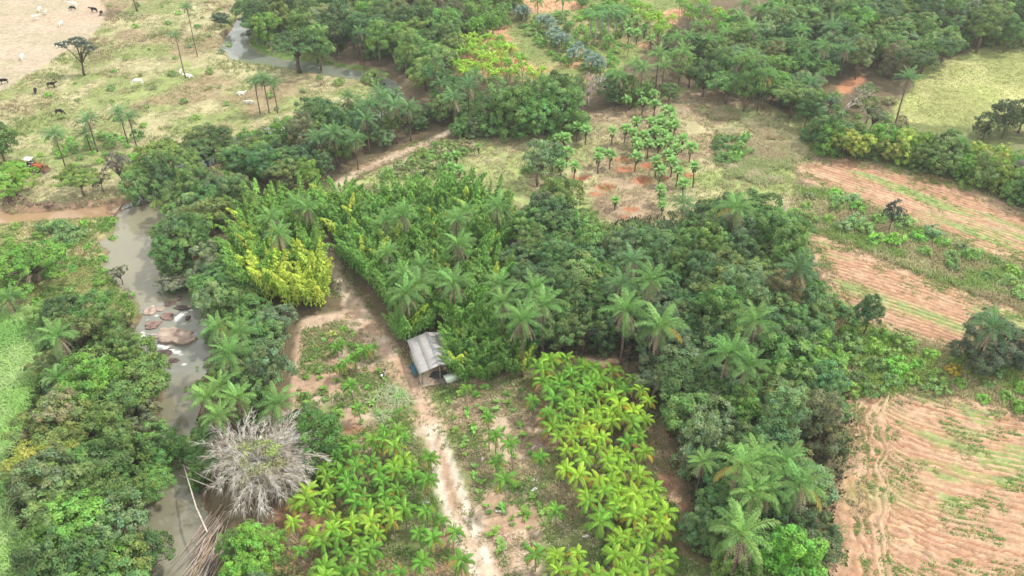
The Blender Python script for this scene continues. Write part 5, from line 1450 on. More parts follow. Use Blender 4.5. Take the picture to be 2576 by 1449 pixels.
lone('leafless_tree', 'open1', T(0, 0, 940, 1425), .95, (.20, .19, .16), 'thin grey nearly leafless tree on the stream bank', .2, 1.15)
lone('broadleaf_tree', 'spread0', T(0, 0, 640, 1480), .95, (.21, .32, .075), 'yellow green spreading tree above the cut bank', .2, .9)
lone('small_tree', 'open0', T(0, 0, 630, 1400), .8, (.20, .20, .12), 'sparse pale bush above the yellow green spreading tree', .9, .8)
lone('small_tree', 'open2', T(0, 0, 780, 1440), .75, (.15, .14, .10), 'sparse brownish bush beside the thin grey tree', .9, .8)
lone('broadleaf_tree', 'spread1', T(0, 0, 1240, 1300), 1.1, (.20, .30, .07), 'rounded yellow green tree at the lower pasture edge', .2, 1.1)
lone('broadleaf_tree', 'spread2', T(0, 0, 1620, 1180), 1.15, (.17, .24, .08), 'olive spreading tree on the pasture side of the hidden river', .4, 1.0)
lone('round_shrub', 'bush0', T(0, 0, 1872, 1025), 2.0, (.13, .29, .06), 'dark round green bush alone above the river trees', .4, 1, 'bush')
lone('small_tree', 'round0', T(0, 0, 1670, 200), .72, (.08, .14, .08), 'small dark round tree beside the river loop', .4, .8)
lone('round_shrub', 'bush1', T(1, 0, 860, 610), 2.3, (.19, .30, .07), 'round olive bush on the pasture bank of the river', .4, 1.1, 'bush')
lone('round_shrub', 'bush2', T(1, 0, 635, 640), 1.35, (.24, .40, .09), 'small bright bush on the pasture by the river', .4, 1, 'bush')
lone('small_tree', 'open1', T(0, 1, 915, 665), .55, (.12, .16, .07), 'small crooked tree leaning over the still pool', 1.2, .9)
lone('dark_tree', 'feathery', T(3, 1, 910, 300), .85, (.065, .11, .075), 'small dark layered tree between two ploughed fields', 1.2, 1.1)
lone('small_tree', 'open2', T(3, 0, 1880, 1400), .8, (.24, .22, .20), 'sparse grey tree at the end of the bright hedge', 1.2, 1.1)
lone('small_tree', 'tall1', T(3, 1, 715, 1080), .72, (.09, .19, .065), 'slender dark green tree at the tip of the woodland edge', 1.2, 1.1)
for b, s, k in (((2520, 345), 1.15, 'round2'), ((2470, 352), .85, 'round1'), ((2560, 335), 1.1, 'round0')):
    lone('dark_tree', k, b, s, (.11, .155, .065), {1.15: 'tallest dark olive tree between meadow and bright hedge', .85: 'smallest dark olive tree at the meadow edge of its clump', 1.1: 'dark olive tree at the outer end of its clump by the meadow'}[s], .3)
for (zx, zy), s, lab in (((1640, 1130), 1.05, 'dark tree in front of the palm among dark shrubs'), ((1500, 1240), .9, 'dark bushy tree on the inner side of the palm by the lower field'), ((1850, 1200), 1.0, 'dark grey green tree beside the palm by the picture edge')):
    lone('dark_tree', 'round%d' % rnd.randrange(4), T(3, 1, zx, zy + 120), s, (.11, .155, .085), lab, rnd.uniform(0, 6), .9)
for (u, v), s, k, tn in (((362, 505), .95, 'round0', MID0), ((402, 478), 1.05, 'drape0', DK0), ((445, 455), 1.0, 'round3', MID0), ((478, 425), 1.0, 'spread1', OLV0), ((520, 408), 1.0, 'round1', DK0), ((392, 440), .95, 'round2', OLV0), ((345, 470), .7, 'spread0', OLV0), ((560, 395), .95, 'drape1', DK0)):
    x, y = P(u, v); SINGLES.append((x, y, 2.5 * s)); tree('bank_tree', k, x, y, s, vary(tn, .15), 'leafy tree on the pasture bank', 'tree', 'trees lining the pasture bank of the hidden river')
bx, by = P(*T(3, 0, 560, 930)); bare(bx, by, 1.45, 3, '', (.46, .43, .39), 'wide leafless grey tree spreading in front of the red bank'); SINGLES.append((bx, by, 3))
bx, by = P(*T(1, 0, 270, 1090)); bare(bx, by, 1.0, 0, '', (.46, .43, .40), 'bare grey tree among the palms above the hidden river')
bx, by = P(*T(2, 0, 570, 800)); bare(bx, by, 1.35, 1, '', (.60, .58, .55), 'pale bare tree at the side of the great dark tree'); SINGLES.append((bx, by, 2))
bx, by = P(*T(2, 2, 1290, 700)); bare(bx, by, .8, 2, '', (.40, .36, .32), 'bare brown branches leaning out of the woodland towards the palms')
bx, by = P(*T(0, 1, 975, 800)); bare(bx, by, .45, 1, '', (.36, .32, .28), 'short broken dead trunk on the bank of the pool')
bx, by = P(*T(0, 2, 940, 1290)); bare(bx, by, .8, 0, '', (.72, .70, .66), 'white dead branches poking out of the wood near the lower river'); bx, by = P(*T(0, 2, 1140, 1290)); bare(bx, by, .6, 2, '', (.72, .70, .66), 'white dead twigs overhanging the lower river')
bx, by = P(*T(0, 2, 560, 480)); tree('open_tree', 'open0', bx, by, 1.0, (.30, .30, .16), '', fixed='thin pale yellow leaved tree between two dense woods crowns', sz=1.3)
x, y = P(*T(3, 1, 110, 110), 4); tree('flowering_tree', 'open2', x, y, .5, (.34, .27, .31), '', fixed='small pink flowered tree at the top corner of the woodland')
x, y = P(*T(3, 1, 1400, 1330), 1); tree('flowering_shrub', 'bush1', x, y, 1.1, (.42, .36, .05), '', 'bush', fixed='yellow flowered bush beside the dark trees by the lower field')
x, y = P(*T(2, 2, 1090, -40), 4); tree('pale_tree', 'spread1', x, y, .85, (.15, .21, .10), '', fixed='pale green flat topped tree with a visible white trunk behind the palm block', bark=(.42, .38, .32)); SINGLES.append((x, y, 2.5))
x, y = P(*T(0, 1, 1270, 590), 4); tree('pale_tree', 'spread2', x, y, .55, (.30, .33, .22), '', fixed='pale silvery small tree overhanging the pool')
x, y = P(*T(0, 1, 1430, 500), 5); tree('pale_tree', 'spread0', x, y, .6, (.36, .36, .26), '', fixed='cream flowered small tree above the pool')
x, y = P(*T(1, 0, 1370, 470), 6); tree('creeper_tree', 'drape0', x, y, .9, (.27, .29, .21), '', fixed='tree hung with pale flowering creeper beside the far bright grove'); SINGLES.append((x, y, 2.5))
x, y = P(870, 1110, 3.2); tree('dense_tree', 'drape1', *P(805, 1120, 3), 1.1, (.11, .25, .055), '', fixed='dense dark green tree between bleached bamboo and palm block', sz=1.0); SINGLES.append((*P(805, 1120, 3), 3))
for (zx, zy), s in (((560, 320), 1.9), ((350, 260), 1.6), ((470, 350), 1.5), ((480, 260), 1.7), ((590, 290), 1.3)):
    x, y = P(*T(0, 1, zx, zy + 40)); e = tree('wild_shrub', 'bush%d' % rnd.randrange(4), x, y, s, vary((.20, .34, .12), .12), 'blue green bush on the river meadow', 'bush', 'bushes of the river meadow')

for (u, v), s_, k in (((505, 1150), .62, 'drape0'), ((520, 1105), .6, 'drape2'), ((545, 1190), .5, 'round1'), ((500, 1200), .45, 'drape1')):
    x, y = P(u, v); tree('creeper_tree', k, x, y, s_, vary((.16, .29, .085), .12), 'low leafy tree', 'tree', 'low trees between bleached bamboo and river')
# ------------------------------------------------------------------ woods
LOOK = {'DK': ('dark green', DK), 'MID': ('mid green', MID), 'OLV': ('olive', OLV), 'GRY': ('grey green', GRY), 'BRN': ('brownish', BRN), 'BRT': ('bright green', BRT), 'YGR': ('yellow green', YGR), 'BLU': ('bluish green', BLU)}
KINDN = {'round': ('broadleaf_tree', 'round crowned tree'), 'tall': ('tall_tree', 'tall narrow tree'), 'spread': ('spreading_tree', 'flat spreading tree'), 'open': ('open_tree', 'thin open crowned tree'), 'drape': ('creeper_tree', 'creeper covered tree'), 'feathery': ('feathery_tree', 'feathery tree'), 'bush': ('wild_shrub', 'bush')}
def wood(poly_uv, zc, gap, mix, tones, srange, place, group, tries=2500, extra=1.0, bushes=False, keep=None):
    pts = blue_noise(WP(poly_uv, zc * .75), gap, tries * 2, [(a, b, r * extra) for a, b, r in SINGLES] + [(a, b, 1.3) for a, b, _ in PALMS_XY])
    n = 0
    for x, y in pts:
        if road_gap(x, y) < 2.2 * srange[0]: continue
        if keep and not keep(x, y): continue
        xa, ya = np.array([x]), np.array([y])
        if min(float(sdf(POOL, xa, ya, 9)[0]), float(linesdf(UPPER, xa, ya, 9)[0])) < -.3: continue
        kind = rnd.choices([m for m, _ in mix], [q for _, q in mix])[0]
        tn = rnd.choices([m for m, _ in tones], [q for _, q in tones])[0]
        s = rnd.uniform(*srange)
        # leave the palms in view: lower crowns just before them
        for px, py, ph in PALMS_XY:
            if abs(px - x) < 3.2 and -6.0 < y - py < -.5: s = min(s, srange[0] * .9)
        nv = len([k for k in VAR if k.startswith(kind)])
        if kind != 'bush':
            top = VAR[kind + ('0' if nv > 1 else '')][3]; ok = False
            for s_ in (s, srange[0], srange[0] * .82):
                rr = 1.9 * s_
                if in_uv(poly_uv, x, y, top * s_ * .95) and in_uv(poly_uv, x, y, top * s_ * .18) and in_uv(poly_uv, x - rr, y, top * s_ * .5) and in_uv(poly_uv, x + rr, y, top * s_ * .5): ok = True; break
            if not ok: continue
            s = s_
        tint = vary(LOOK[tn][1] if kind != 'bush' else tuple(q * 1.3 for q in LOOK[tn][1]), .18, .1)
        nm, ph = KINDN[kind]
        tree(nm, kind + (str(rnd.randrange(nv)) if nv > 1 else ''), x, y, s, tint, f'{LOOK[tn][0]} {ph}', 'bush' if kind == 'bush' else 'tree', group)
        n += 1
    CNT[group] = n
STD = (('round', 4), ('tall', 2), ('spread', 2), ('drape', 3), ('open', 1), ('feathery', .7))
MIXT = (('DK', 3), ('MID', 3), ('OLV', 2.5), ('GRY', 1.4), ('BRN', .5), ('BRT', .9), ('BLU', 1.5))
wood([(1350, 510), (1430, 450), (1480, 540), (1560, 570), (1700, 545), (1810, 505), (1900, 505), (2000, 545), (2040, 680), (2085, 790), (2110, 900), (2135, 1000), (2140, 1110), (2090, 1240), (2082, 1449), (2080, 1560), (1840, 1560), (1790, 1449), (1725, 1330), (1715, 1200), (1680, 1080), (1655, 980), (1560, 890), (1350, 885), (1250, 800), (1260, 650), (1300, 580)], 6, 3.1, STD, (('DK', 3), ('MID', 3), ('OLV', 1.2), ('GRY', 1.5), ('BRN', .25), ('BRT', .8), ('BLU', 3)), (.85, 1.2), 'the main woodland', 'trees of the woodland beside the ploughed fields')
wood([(60, 770), (200, 765), (350, 765), (360, 800), (340, 850), (392, 910), (440, 955), (432, 1005), (425, 1060), (405, 1150), (395, 1215), (380, 1275), (392, 1330), (395, 1400), (390, 1540), (80, 1540), (85, 1449), (60, 1340), (20, 1230), (40, 1130), (85, 1040), (110, 950), (90, 870)], 5.5, 3.4, (('round', 4), ('spread', 3), ('drape', 2), ('open', .8), ('feathery', .6)), (('MID', 4.5), ('OLV', 4), ('DK', 2), ('GRY', 1.3), ('BRN', .35), ('YGR', .15), ('BRT', .8)), (.85, 1.15), 'the left wood', 'trees of the wood on the cane side of the river')
def not_dead(x, y):
    u, v = UV(x, y, 2); return math.hypot((u - 635) / 125, (v - 1215) / 150) > 1 and not (430 < u < 590 and v > 1130)
wood([(395, 560), (410, 460), (480, 420), (560, 430), (640, 480), (570, 560), (552, 640), (600, 715), (640, 755), (740, 775), (755, 860), (735, 960), (740, 1030), (830, 1075), (790, 1150), (760, 1160), (700, 1060), (480, 1040), (500, 960), (530, 880), (520, 780), (470, 720), (400, 690), (395, 620)], 5, 3.1, (('round', 3), ('spread', 2), ('drape', 3), ('open', .8), ('tall', .6)), (('MID', 3), ('OLV', 2), ('DK', 2), ('GRY', 2.4), ('BRN', 1.2), ('BRT', .8), ('BLU', 1)), (.75, 1.05), 'the river wood', 'trees of the wood along the nursery side of the river', keep=not_dead)
wood([(520, 1560), (500, 1400), (560, 1345), (640, 1330), (690, 1360), (720, 1449), (700, 1560)], 4, 3.0, (('round', 2), ('drape', 2)), (('MID', 2), ('BRT', 1.5), ('GRY', 1)), (.7, .9), 'the foot', 'low trees below the fallen bamboo poles')
wood([(410, 460), (480, 385), (560, 365), (720, 300), (790, 255), (900, 225), (990, 235), (1060, 262), (1110, 300), (1130, 330), (1040, 375), (900, 428), (830, 455), (640, 485), (540, 430)], 5, 3.7, STD, MIXT, (.75, 1.1), 'the strip', 'trees of the strip along the hidden river')
wood([(560, 40), (620, -30), (1130, -40), (1190, 40), (1130, 190), (1110, 250), (1010, 230), (985, 180), (900, 150), (780, 150), (740, 110), (660, 110), (625, 85)], 6.5, 5.2, STD, (('DK', 3), ('MID', 3), ('OLV', 3), ('GRY', 1.5), ('BRN', 1.5), ('BRT', 1.2), ('BLU', 1)), (1.05, 1.45), 'the far wood', 'trees of the far wood across the river loop')
wood([(1130, -30), (1330, -30), (1325, 40), (1250, 80), (1180, 92), (1120, 70)], 4, 4.2, (('round', 3), ('drape', 1)), (('BRT', 2), ('MID', 3), ('OLV', 1)), (.7, 1.0), 'orch head', 'trees at the head of the orchard', keep=None)
wood([(1450, -40), (1600, -40), (1590, 40), (1530, 70), (1460, 40)], 2.5, 3.4, (('round', 2), ('bush', 3)), (('BRT', 2), ('MID', 3)), (.6, .9), 'orch2', 'low trees above the orchard track')
wood([(1055, 255), (1130, 190), (1200, 200), (1215, 335), (1130, 345), (1085, 325)], 4, 3.1, (('drape', 3), ('round', 2)), (('DK', 2), ('MID', 3), ('OLV', 1), ('GRY', 1)), (.65, .95), 'feet', 'trees round the palms by the end of the far road')
wood([(1180, 225), (1300, 195), (1440, 190), (1490, 220), (1475, 285), (1450, 325), (1330, 335), (1200, 325)], 6, 4.2, (('drape', 4), ('round', 2)), (('DK', 3), ('MID', 3), ('BLU', 2)), (1.25, 1.6), 'the great tree', 'great dark trees in the middle behind the fan palms', extra=.5)
wood([(1500, 195), (1560, 180), (1610, 175), (1700, 215), (1740, 225), (1700, 245), (1600, 262), (1510, 275)], 5, 4.0, (('round', 3), ('drape', 3), ('feathery', 1)), (('DK', 3), ('MID', 2), ('BLU', 1)), (.8, 1.1), 'gap', 'dark trees behind the fan palm clearing')
wood([(1690, 70), (1760, 60), (1890, 45), (1960, -40), (2720, -60), (2720, 80), (2576, 108), (2430, 150), (2335, 185), (2290, 222), (2240, 250), (2235, 300), (2150, 335), (2085, 388), (1960, 314), (1890, 270), (1740, 240), (1700, 180), (1650, 120)], 6, 5.3, STD, MIXT, (1.0, 1.4), 'the far woodland', 'trees of the far woodland behind the meadow', tries=4000, keep=lambda x, y: not (2050 < UV(x, y, 3)[0] < 2330 and 185 < UV(x, y, 3)[1] < 330))
wood([(1970, 300), (2060, 300), (2200, 320), (2290, 325), (2400, 350), (2576, 385), (2740, 420), (2740, 610), (2576, 510), (2420, 455), (2300, 415), (2180, 400), (2080, 385)], 4, 2.6, (('round', 3), ('drape', 5)), (('BRT', 3), ('MID', 3), ('YGR', 1.6), ('DK', 1)), (.7, 1.0), 'the hedge', 'trees of the bright hedge above the upper field', keep=lambda x, y: not (2080 < UV(x, y, 3)[0] < 2300 and UV(x, y, 6)[1] < 300))
wood([(2030, 225), (2110, 235), (2190, 215), (2250, 260), (2300, 300), (2230, 335), (2120, 335), (2040, 290)], 1.0, 3.0, (('bush', 3), ('open', 1)), (('BRN', 3), ('OLV', 2), ('GRY', 2)), (.8, 1.5), 'red bank', 'scrub below the red bank', keep=lambda x, y: not (2090 < UV(x, y)[0] < 2180 and UV(x, y)[1] < 262))
wood([(1020, 400), (1090, 360), (1150, 340), (1180, 350), (1165, 385), (1080, 430), (1000, 440), (960, 430)], 1.5, 2.6, (('bush', 1),), (('OLV', 3), ('BRN', 1), ('MID', 1)), (1.1, 1.7), 'orchard', 'orchard bushes beside the far dirt road')
wood([(1340, 360), (1400, 330), (1420, 420), (1410, 470), (1340, 450), (1310, 400)], 2.0, 2.8, (('bush', 1), ('feathery', .5)), (('BLU', 2), ('GRY', 1.5), ('MID', 1)), (1.0, 1.6), 'clear', 'bushes on the near rim of the fan palm clearing')
wood([(1800, 350), (1880, 340), (1870, 400), (1800, 400)], 1.0, 2.3, (('bush', 1),), (('DK', 1), ('MID', 2)), (1.0, 1.6), 'clear', 'bushes in the dry grass beside the fan palms')
wood([(2010, 475), (2100, 480), (2300, 572), (2576, 680), (2740, 745), (2740, 850), (2576, 745), (2450, 690), (2350, 660), (2150, 590), (2000, 545)], .8, 3.0, (('bush', 1),), (('MID', 2), ('BRT', 2), ('OLV', 1), ('GRY', 1)), (.8, 1.6), 'band', 'bushes of the weedy strip between the ploughed fields')
wood([(2100, 770), (2160, 810), (2270, 860), (2400, 893), (2740, 960), (2740, 1080), (2470, 1000), (2330, 975), (2140, 990), (2130, 880)], 1.0, 2.9, (('bush', 1),), (('MID', 2), ('BRT', 3), ('OLV', 1), ('DK', 1)), (.9, 1.7), 'band2', 'bushes of the weedy rim above the lower field')
wood([(270, 0), (560, 0), (600, 80), (560, 150), (880, 190), (820, 240), (650, 310), (450, 400), (180, 430), (0, 480), (0, 300), (230, 180), (290, 80)], .6, 8.0, (('bush', 1),), (('MID', 2), ('BRT', 2), ('GRY', 1.5), ('OLV', 2)), (.35, 1.0), 'pasture', 'bushes scattered over the dry pasture')
wood([(0, 570), (350, 545), (330, 580), (250, 610), (270, 690), (330, 740), (120, 770), (0, 740)], .5, 4.5, (('bush', 1),), (('BRT', 2), ('MID', 1)), (.5, 1.0), 'bank', 'low bushes on the river meadow')
wood([(150, 340), (350, 340), (360, 395), (220, 410), (150, 395)], .6, 2.8, (('bush', 1),), (('MID', 1), ('BRT', 1)), (.8, 1.4), 'palm foot', 'bushes at the feet of the pasture palms')
wood([(1300, 60), (1440, 30), (1530, 0), (1600, 0), (1560, 80), (1540, 190), (1400, 150)], .6, 3.4, (('bush', 1),), (('BRT', 2), ('MID', 2)), (.9, 1.6), 'orch', 'low bushes in the upper orchard')
wood([(755, 880), (830, 830), (960, 900), (1000, 960), (920, 1040), (760, 1040)], .5, 3.6, (('bush', 1),), (('BRT', 2), ('YGR', 1)), (.3, .6), 'nur', 'low weeds bushes in the strip by the road')

# ------------------------------------------------------------------ grass, cane and weeds: what nobody could count
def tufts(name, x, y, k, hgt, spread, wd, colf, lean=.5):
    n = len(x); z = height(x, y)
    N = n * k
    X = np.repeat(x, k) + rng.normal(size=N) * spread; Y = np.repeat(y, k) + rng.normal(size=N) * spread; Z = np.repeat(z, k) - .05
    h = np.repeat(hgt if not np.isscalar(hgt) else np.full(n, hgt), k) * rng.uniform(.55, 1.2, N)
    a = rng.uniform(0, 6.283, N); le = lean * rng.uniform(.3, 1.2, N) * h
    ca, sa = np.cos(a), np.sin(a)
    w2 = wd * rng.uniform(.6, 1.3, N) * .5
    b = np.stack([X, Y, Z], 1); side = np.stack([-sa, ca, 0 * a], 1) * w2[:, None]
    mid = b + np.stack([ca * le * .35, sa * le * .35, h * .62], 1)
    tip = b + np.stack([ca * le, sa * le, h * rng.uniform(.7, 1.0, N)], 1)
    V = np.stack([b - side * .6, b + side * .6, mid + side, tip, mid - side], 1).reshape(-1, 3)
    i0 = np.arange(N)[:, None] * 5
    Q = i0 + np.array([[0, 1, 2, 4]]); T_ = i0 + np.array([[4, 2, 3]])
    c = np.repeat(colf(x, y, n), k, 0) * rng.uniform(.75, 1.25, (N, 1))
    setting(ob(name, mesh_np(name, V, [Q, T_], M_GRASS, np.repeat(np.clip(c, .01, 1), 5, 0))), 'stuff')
def scatter(poly, n, keep=None):
    lo, hi = poly.min(0), poly.max(0)
    x = rng.uniform(max(lo[0], -190), min(hi[0], 190), n * 3); y = rng.uniform(max(lo[1], 52), min(hi[1], 310), n * 3)
    m = inpoly(poly, x, y)
    m &= (np.minimum(sdf(POOL, x, y, 5), linesdf(UPPER, x, y, 5)) > 1.2) & (linesdf(ROAD, x, y, 5) > .2) & (linesdf(STREAM, x, y, 5) > .8)
    if keep is not None: m &= keep(x, y)
    return x[m][:n], y[m][:n]
def cmix(a, b, c, s=6.0):
    def f(x, y, n):
        u = sst(.4, .62, fbm(x, y, s, 1))[:, None]; v = sst(.52, .66, fbm(x, y, s * 2, 3))[:, None]
        o = L(*a) + (L(*b) - L(*a)) * u
        return o + (L(*c) - o) * v
    return f
dry = cmix((.41, .375, .215), (.25, .30, .11), (.31, .25, .145))
not_tan = lambda x, y: ~inpoly(R_TAN, x, y) & (fbm(x, y, 5, 2) > .36)
x, y = scatter(R_PAST, 20000, not_tan); tufts('dry_grass', x, y, 5, .28 + .5 * sst(.5, .7, fbm(x, y, 8, 4)), .28, .13, dry, .9)
x, y = scatter(R_CLEAR, 9000, lambda x, y: fbm(x, y, 4, 2) > .36); tufts('dry_grass', x, y, 5, .5, .25, .11, cmix((.44, .40, .24), (.28, .33, .12), (.40, .33, .22)), .8)
rr = WP([(1740, 260), (1900, 268), (2050, 385), (2000, 470), (1890, 495), (1780, 470), (1770, 350)])
x, y = scatter(rr, 5000, lambda x, y: (fbm(x, y, 5, 2) > .42) & (rng.random(len(x)) < sst(0, 5, -sdf(rr, x, y, 9)))); tufts('tall_dry_grass', x, y, 6, .8, .3, .12, cmix((.54, .50, .31), (.36, .42, .18), (.46, .40, .24), 4), 1.1)
x, y = scatter(R_BANK, 7000); tufts('meadow_grass', x, y, 5, .4, .25, .12, cmix((.15, .27, .06), (.32, .33, .13), (.40, .35, .19), 5), .8)
sh = lambda x, y: (sdf(POOL, x, y, 6) < 3.4)
x, y = scatter(R_BANK, 1500, sh); tufts('waterside_grass', x, y, 6, .55, .25, .13, cmix((.12, .30, .05), (.15, .32, .06), (.2, .3, .08)), .8)
x, y = scatter(R_LOOP, 1200); tufts('waterside_grass', x, y, 6, .5, .3, .14, cmix((.14, .34, .06), (.17, .36, .07), (.2, .3, .08)), .8)
x, y = scatter(R_BAND, 6500); tufts('weedy_strip_grass', x, y, 6, .85, .28, .13, cmix((.46, .44, .24), (.26, .38, .11), (.42, .37, .21), 3.5), .7)
x, y = scatter(R_BAND2, 4500); tufts('weedy_rim_grass', x, y, 6, .7, .28, .13, cmix((.22, .37, .08), (.32, .42, .11), (.42, .39, .21), 3.5), .7)
x, y = scatter(R_MEAD, 7000); tufts('meadow_grass', x, y, 4, .25, .3, .13, cmix((.33, .36, .13), (.38, .39, .17), (.25, .28, .10), 5), 1.0)
x, y = scatter(R_ORCH, 6000); tufts('orchard_grass', x, y, 4, .4, .3, .13, cmix((.24, .28, .10), (.17, .25, .07), (.36, .32, .17), 5), .9)
nurs = lambda x, y: fbm(x, y, 3.5, 2) > .43
x, y = scatter(R_NURL, 5500, nurs); tufts('nursery_weeds', x, y, 6, .42, .24, .13, cmix((.17, .28, .07), (.26, .31, .12), (.42, .36, .22), 3), 1.0)
x, y = scatter(R_NURR, 6500, nurs); tufts('nursery_weeds', x, y, 6, .38, .24, .13, cmix((.16, .26, .07), (.28, .30, .13), (.42, .35, .22), 3), 1.0)
lit = lambda x, y: fbm(x, y, 4, 4) > .46
x, y = scatter(R_NURR, 3000, lit); tufts('dry_litter', x, y, 5, .16, .4, .12, cmix((.52, .44, .33), (.44, .36, .27), (.36, .25, .17), 3), 3.0)
x, y = scatter(R_NURL, 2200, lit); tufts('dry_litter', x, y, 5, .16, .4, .12, cmix((.52, .44, .33), (.44, .36, .27), (.36, .25, .17), 3), 3.0)
for rf, nn, th in ((R_F1, 1700, .59), (R_F2, 1500, .60), (R_F3, 3400, .55)):
    x, y = scatter(rf, nn, lambda x, y: fbm(x, y, 3.2, 3) > th)
    tufts('field_weeds', x, y, 7, .34, .22, .12, cmix((.18, .33, .08), (.22, .33, .11), (.30, .33, .14), 3), .9)
def fringe(poly, n, w0, w1, name, colf, h):
    lo, hi = poly.min(0), poly.max(0)
    x = rng.uniform(lo[0] - 2, hi[0] + 2, n * 8); y = rng.uniform(lo[1] - 2, hi[1] + 2, n * 8)
    d = sdf(poly, x, y, 4); m = (d > w0) & (d < w1) & (fbm(x, y, 2.5, 1) > .44)
    x, y = x[m][:n], y[m][:n]
    if len(x): tufts(name, x, y, 6, h, .22, .12, colf, .9)
for rf in (R_F1, R_F2, R_F3): fringe(rf, 2200, -2.2, 1.6, 'field_edge_grass', cmix((.20, .30, .08), (.36, .35, .17), (.42, .36, .22), 3), .42)
lo_, hi_ = (-45, 55), (12, 175)
x = rng.uniform(-45, 12, 30000); y = rng.uniform(55, 175, 30000)
d = linesdf(ROAD, x, y, 4); m = (d > -.15) & (d < .9) & (fbm(x, y, 2.5, 1) > .42)
tufts('road_edge_grass', x[m][:1500], y[m][:1500], 5, .35, .2, .12, cmix((.20, .29, .08), (.34, .33, .16), (.42, .36, .22), 3), 1.0)
# tall bright cane grass at the far river side
x, y = scatter(R_CANE, 2600)
def blades(name, x, y, k, Lh, wd, colf):
    n = len(x); z = height(x, y); N = n * k; m = 4
    X = np.repeat(x, k) + rng.normal(size=N) * .3; Y = np.repeat(y, k) + rng.normal(size=N) * .3
    a = rng.uniform(0, 6.283, N); ln = Lh * rng.uniform(.6, 1.15, N); an = np.radians(rng.uniform(62, 88, N)); z0 = rng.uniform(0, .9, N)
    px = np.zeros(N); pz = np.repeat(z, k) + z0; rows = []
    for j in range(m + 1):
        f = j / m; w_ = wd * (1 - f) ** .6 * .5 + .004
        rows.append(np.stack([np.stack([X + px * np.cos(a) - s * w_ * np.sin(a), Y + px * np.sin(a) + s * w_ * np.cos(a), pz], 1) for s in (-1, 1)], 1))
        an = an - np.radians(rng.uniform(24, 40, N)); px = px + np.cos(an) * ln / m; pz = pz + np.sin(an) * ln / m
    V = np.concatenate(rows, 1).reshape(-1, 3)
    i0 = (np.arange(N) * 2 * (m + 1))[:, None]
    Q = np.concatenate([i0 + np.array([[2 * j, 2 * j + 1, 2 * j + 3, 2 * j + 2]]) for j in range(m)])
    c = np.repeat(colf(x, y, n), k, 0) * rng.uniform(.75, 1.3, (N, 1))
    setting(ob(name, mesh_np(name, V, Q, M_GRASS, np.repeat(np.clip(c, .01, 1), 2 * (m + 1), 0))), 'stuff')
blades('cane_grass', x, y, 26, 1.7, .11, cmix((.28, .48, .13), (.36, .52, .20), (.22, .42, .11), 4))
# dark undergrowth that closes the woodland floor
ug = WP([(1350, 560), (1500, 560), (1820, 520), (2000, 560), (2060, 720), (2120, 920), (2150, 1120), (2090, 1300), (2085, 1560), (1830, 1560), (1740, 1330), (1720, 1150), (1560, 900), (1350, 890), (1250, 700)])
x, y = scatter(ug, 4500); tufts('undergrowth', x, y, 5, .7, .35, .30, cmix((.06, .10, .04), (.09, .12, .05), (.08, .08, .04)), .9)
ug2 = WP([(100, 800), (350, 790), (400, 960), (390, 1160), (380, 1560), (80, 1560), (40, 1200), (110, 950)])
x, y = scatter(ug2, 2500); tufts('undergrowth', x, y, 5, .7, .35, .30, cmix((.06, .10, .04), (.10, .12, .05), (.08, .08, .04)), .9)

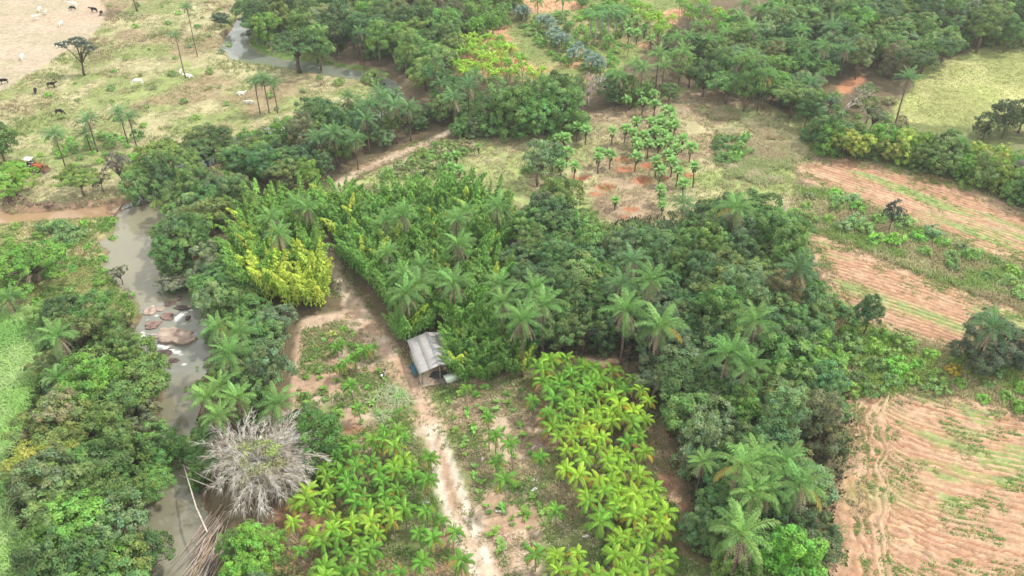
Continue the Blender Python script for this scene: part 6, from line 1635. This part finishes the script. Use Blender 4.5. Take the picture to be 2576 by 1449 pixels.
# ------------------------------------------------------------------ labels: what each thing is, and beside what it stands
MARKS = [('the open shed', 1077, 890), ('the rapids', 425, 850), ('the still pool', 350, 650), ('the bleached bamboo', 630, 1180), ('the road gap', 838, 640), ('the far dirt road', 985, 400), ('the red pits', 1560, 400), ('the golden bamboo', 745, 700), ('the middle field', 2280, 720), ('the lower field', 2300, 1200), ('the upper field', 2250, 470), ('the pale meadow', 2440, 220), ('the lime palm block', 1540, 1130), ('the lower palm block', 920, 1240), ('the river loop', 620, 140), ('the silver palms', 1440, 110), ('the far bright grove', 1260, 140), ('the tractor', 85, 420), ('the cane grass', 30, 1000), ('the lower river', 440, 1280), ('the flat crowned tree', 205, 120), ('the great dark trees', 1330, 255), ('the red bank', 2138, 220), ('the white branches', 480, 1400), ('the left bank wood', 250, 1200), ('the lower road', 1170, 1300), ('the striped cane', 985, 1000), ('the leafless tree', 2170, 290), ('the striped cane', 990, 1000), ('the road fork', 870, 790), ('the middle woodland', 1700, 750), ('the lower woodland', 1900, 1050), ('the orchard track', 1470, 50), ('the dry pasture', 500, 260), ('the cut bank', 120, 520), ('the weedy strip', 2280, 620), ('the far wood', 880, 60), ('the far woodland', 2150, 90)]
pend = []
for o, look, at in REG:
    u, v = at
    nm, mu, mv = min(MARKS, key=lambda m: math.hypot(m[1] - u, (m[2] - v) * 1.3))
    du, dv = u - mu, (v - mv) * 1.2
    if abs(dv) > abs(du): rel = 'behind' if dv < 0 else 'in front of'
    else: rel = 'riverward of' if du < 0 else 'fieldward of'
    pend.append((o, look, rel, nm, math.hypot(du, dv)))
groups = {}
for q in pend: groups.setdefault(q[1:4], []).append(q)
ORD = ['first', 'second', 'third', 'fourth', 'fifth', 'sixth', 'seventh', 'eighth']
for (look, rel, nm), qs in groups.items():
    qs.sort(key=lambda q: q[4])
    base = f'{look} {rel} {nm}'
    for i, q in enumerate(qs):
        if len(qs) == 1: q[0]['label'] = base
        elif len(qs) <= 8: q[0]['label'] = f'{base}, {ORD[i]} from it'
        else:
            q[0]['label'] = base
        if len(qs) > 8: q[0]['group'] = f'{look}s {rel} {nm}'.replace('bushs', 'bushes')
        elif 'group' not in q[0] and len(qs) > 1: q[0]['group'] = f'{look}s {rel} {nm}'.replace('bushs', 'bushes')
print('counts', CNT, 'objects', len(bpy.data.objects))

# ------------------------------------------------------------------ thin morning haze over the valley
def haze():
    m, n, out = new_mat('thin_haze')
    v = n.nodes.new('ShaderNodeVolumePrincipled')
    v.inputs['Color'].default_value = (.93, .96, 1.0, 1)
    v.inputs['Density'].default_value = .0002
    v.inputs['Anisotropy'].default_value = .2
    n.links.new(v.outputs['Volume'], out.inputs['Volume'])
    mb = MB(); mb.box((0, 165, 41.0), (3600, 3600, 96))
    setting(ob('haze', mb.build('haze', m)), 'stuff')
haze()
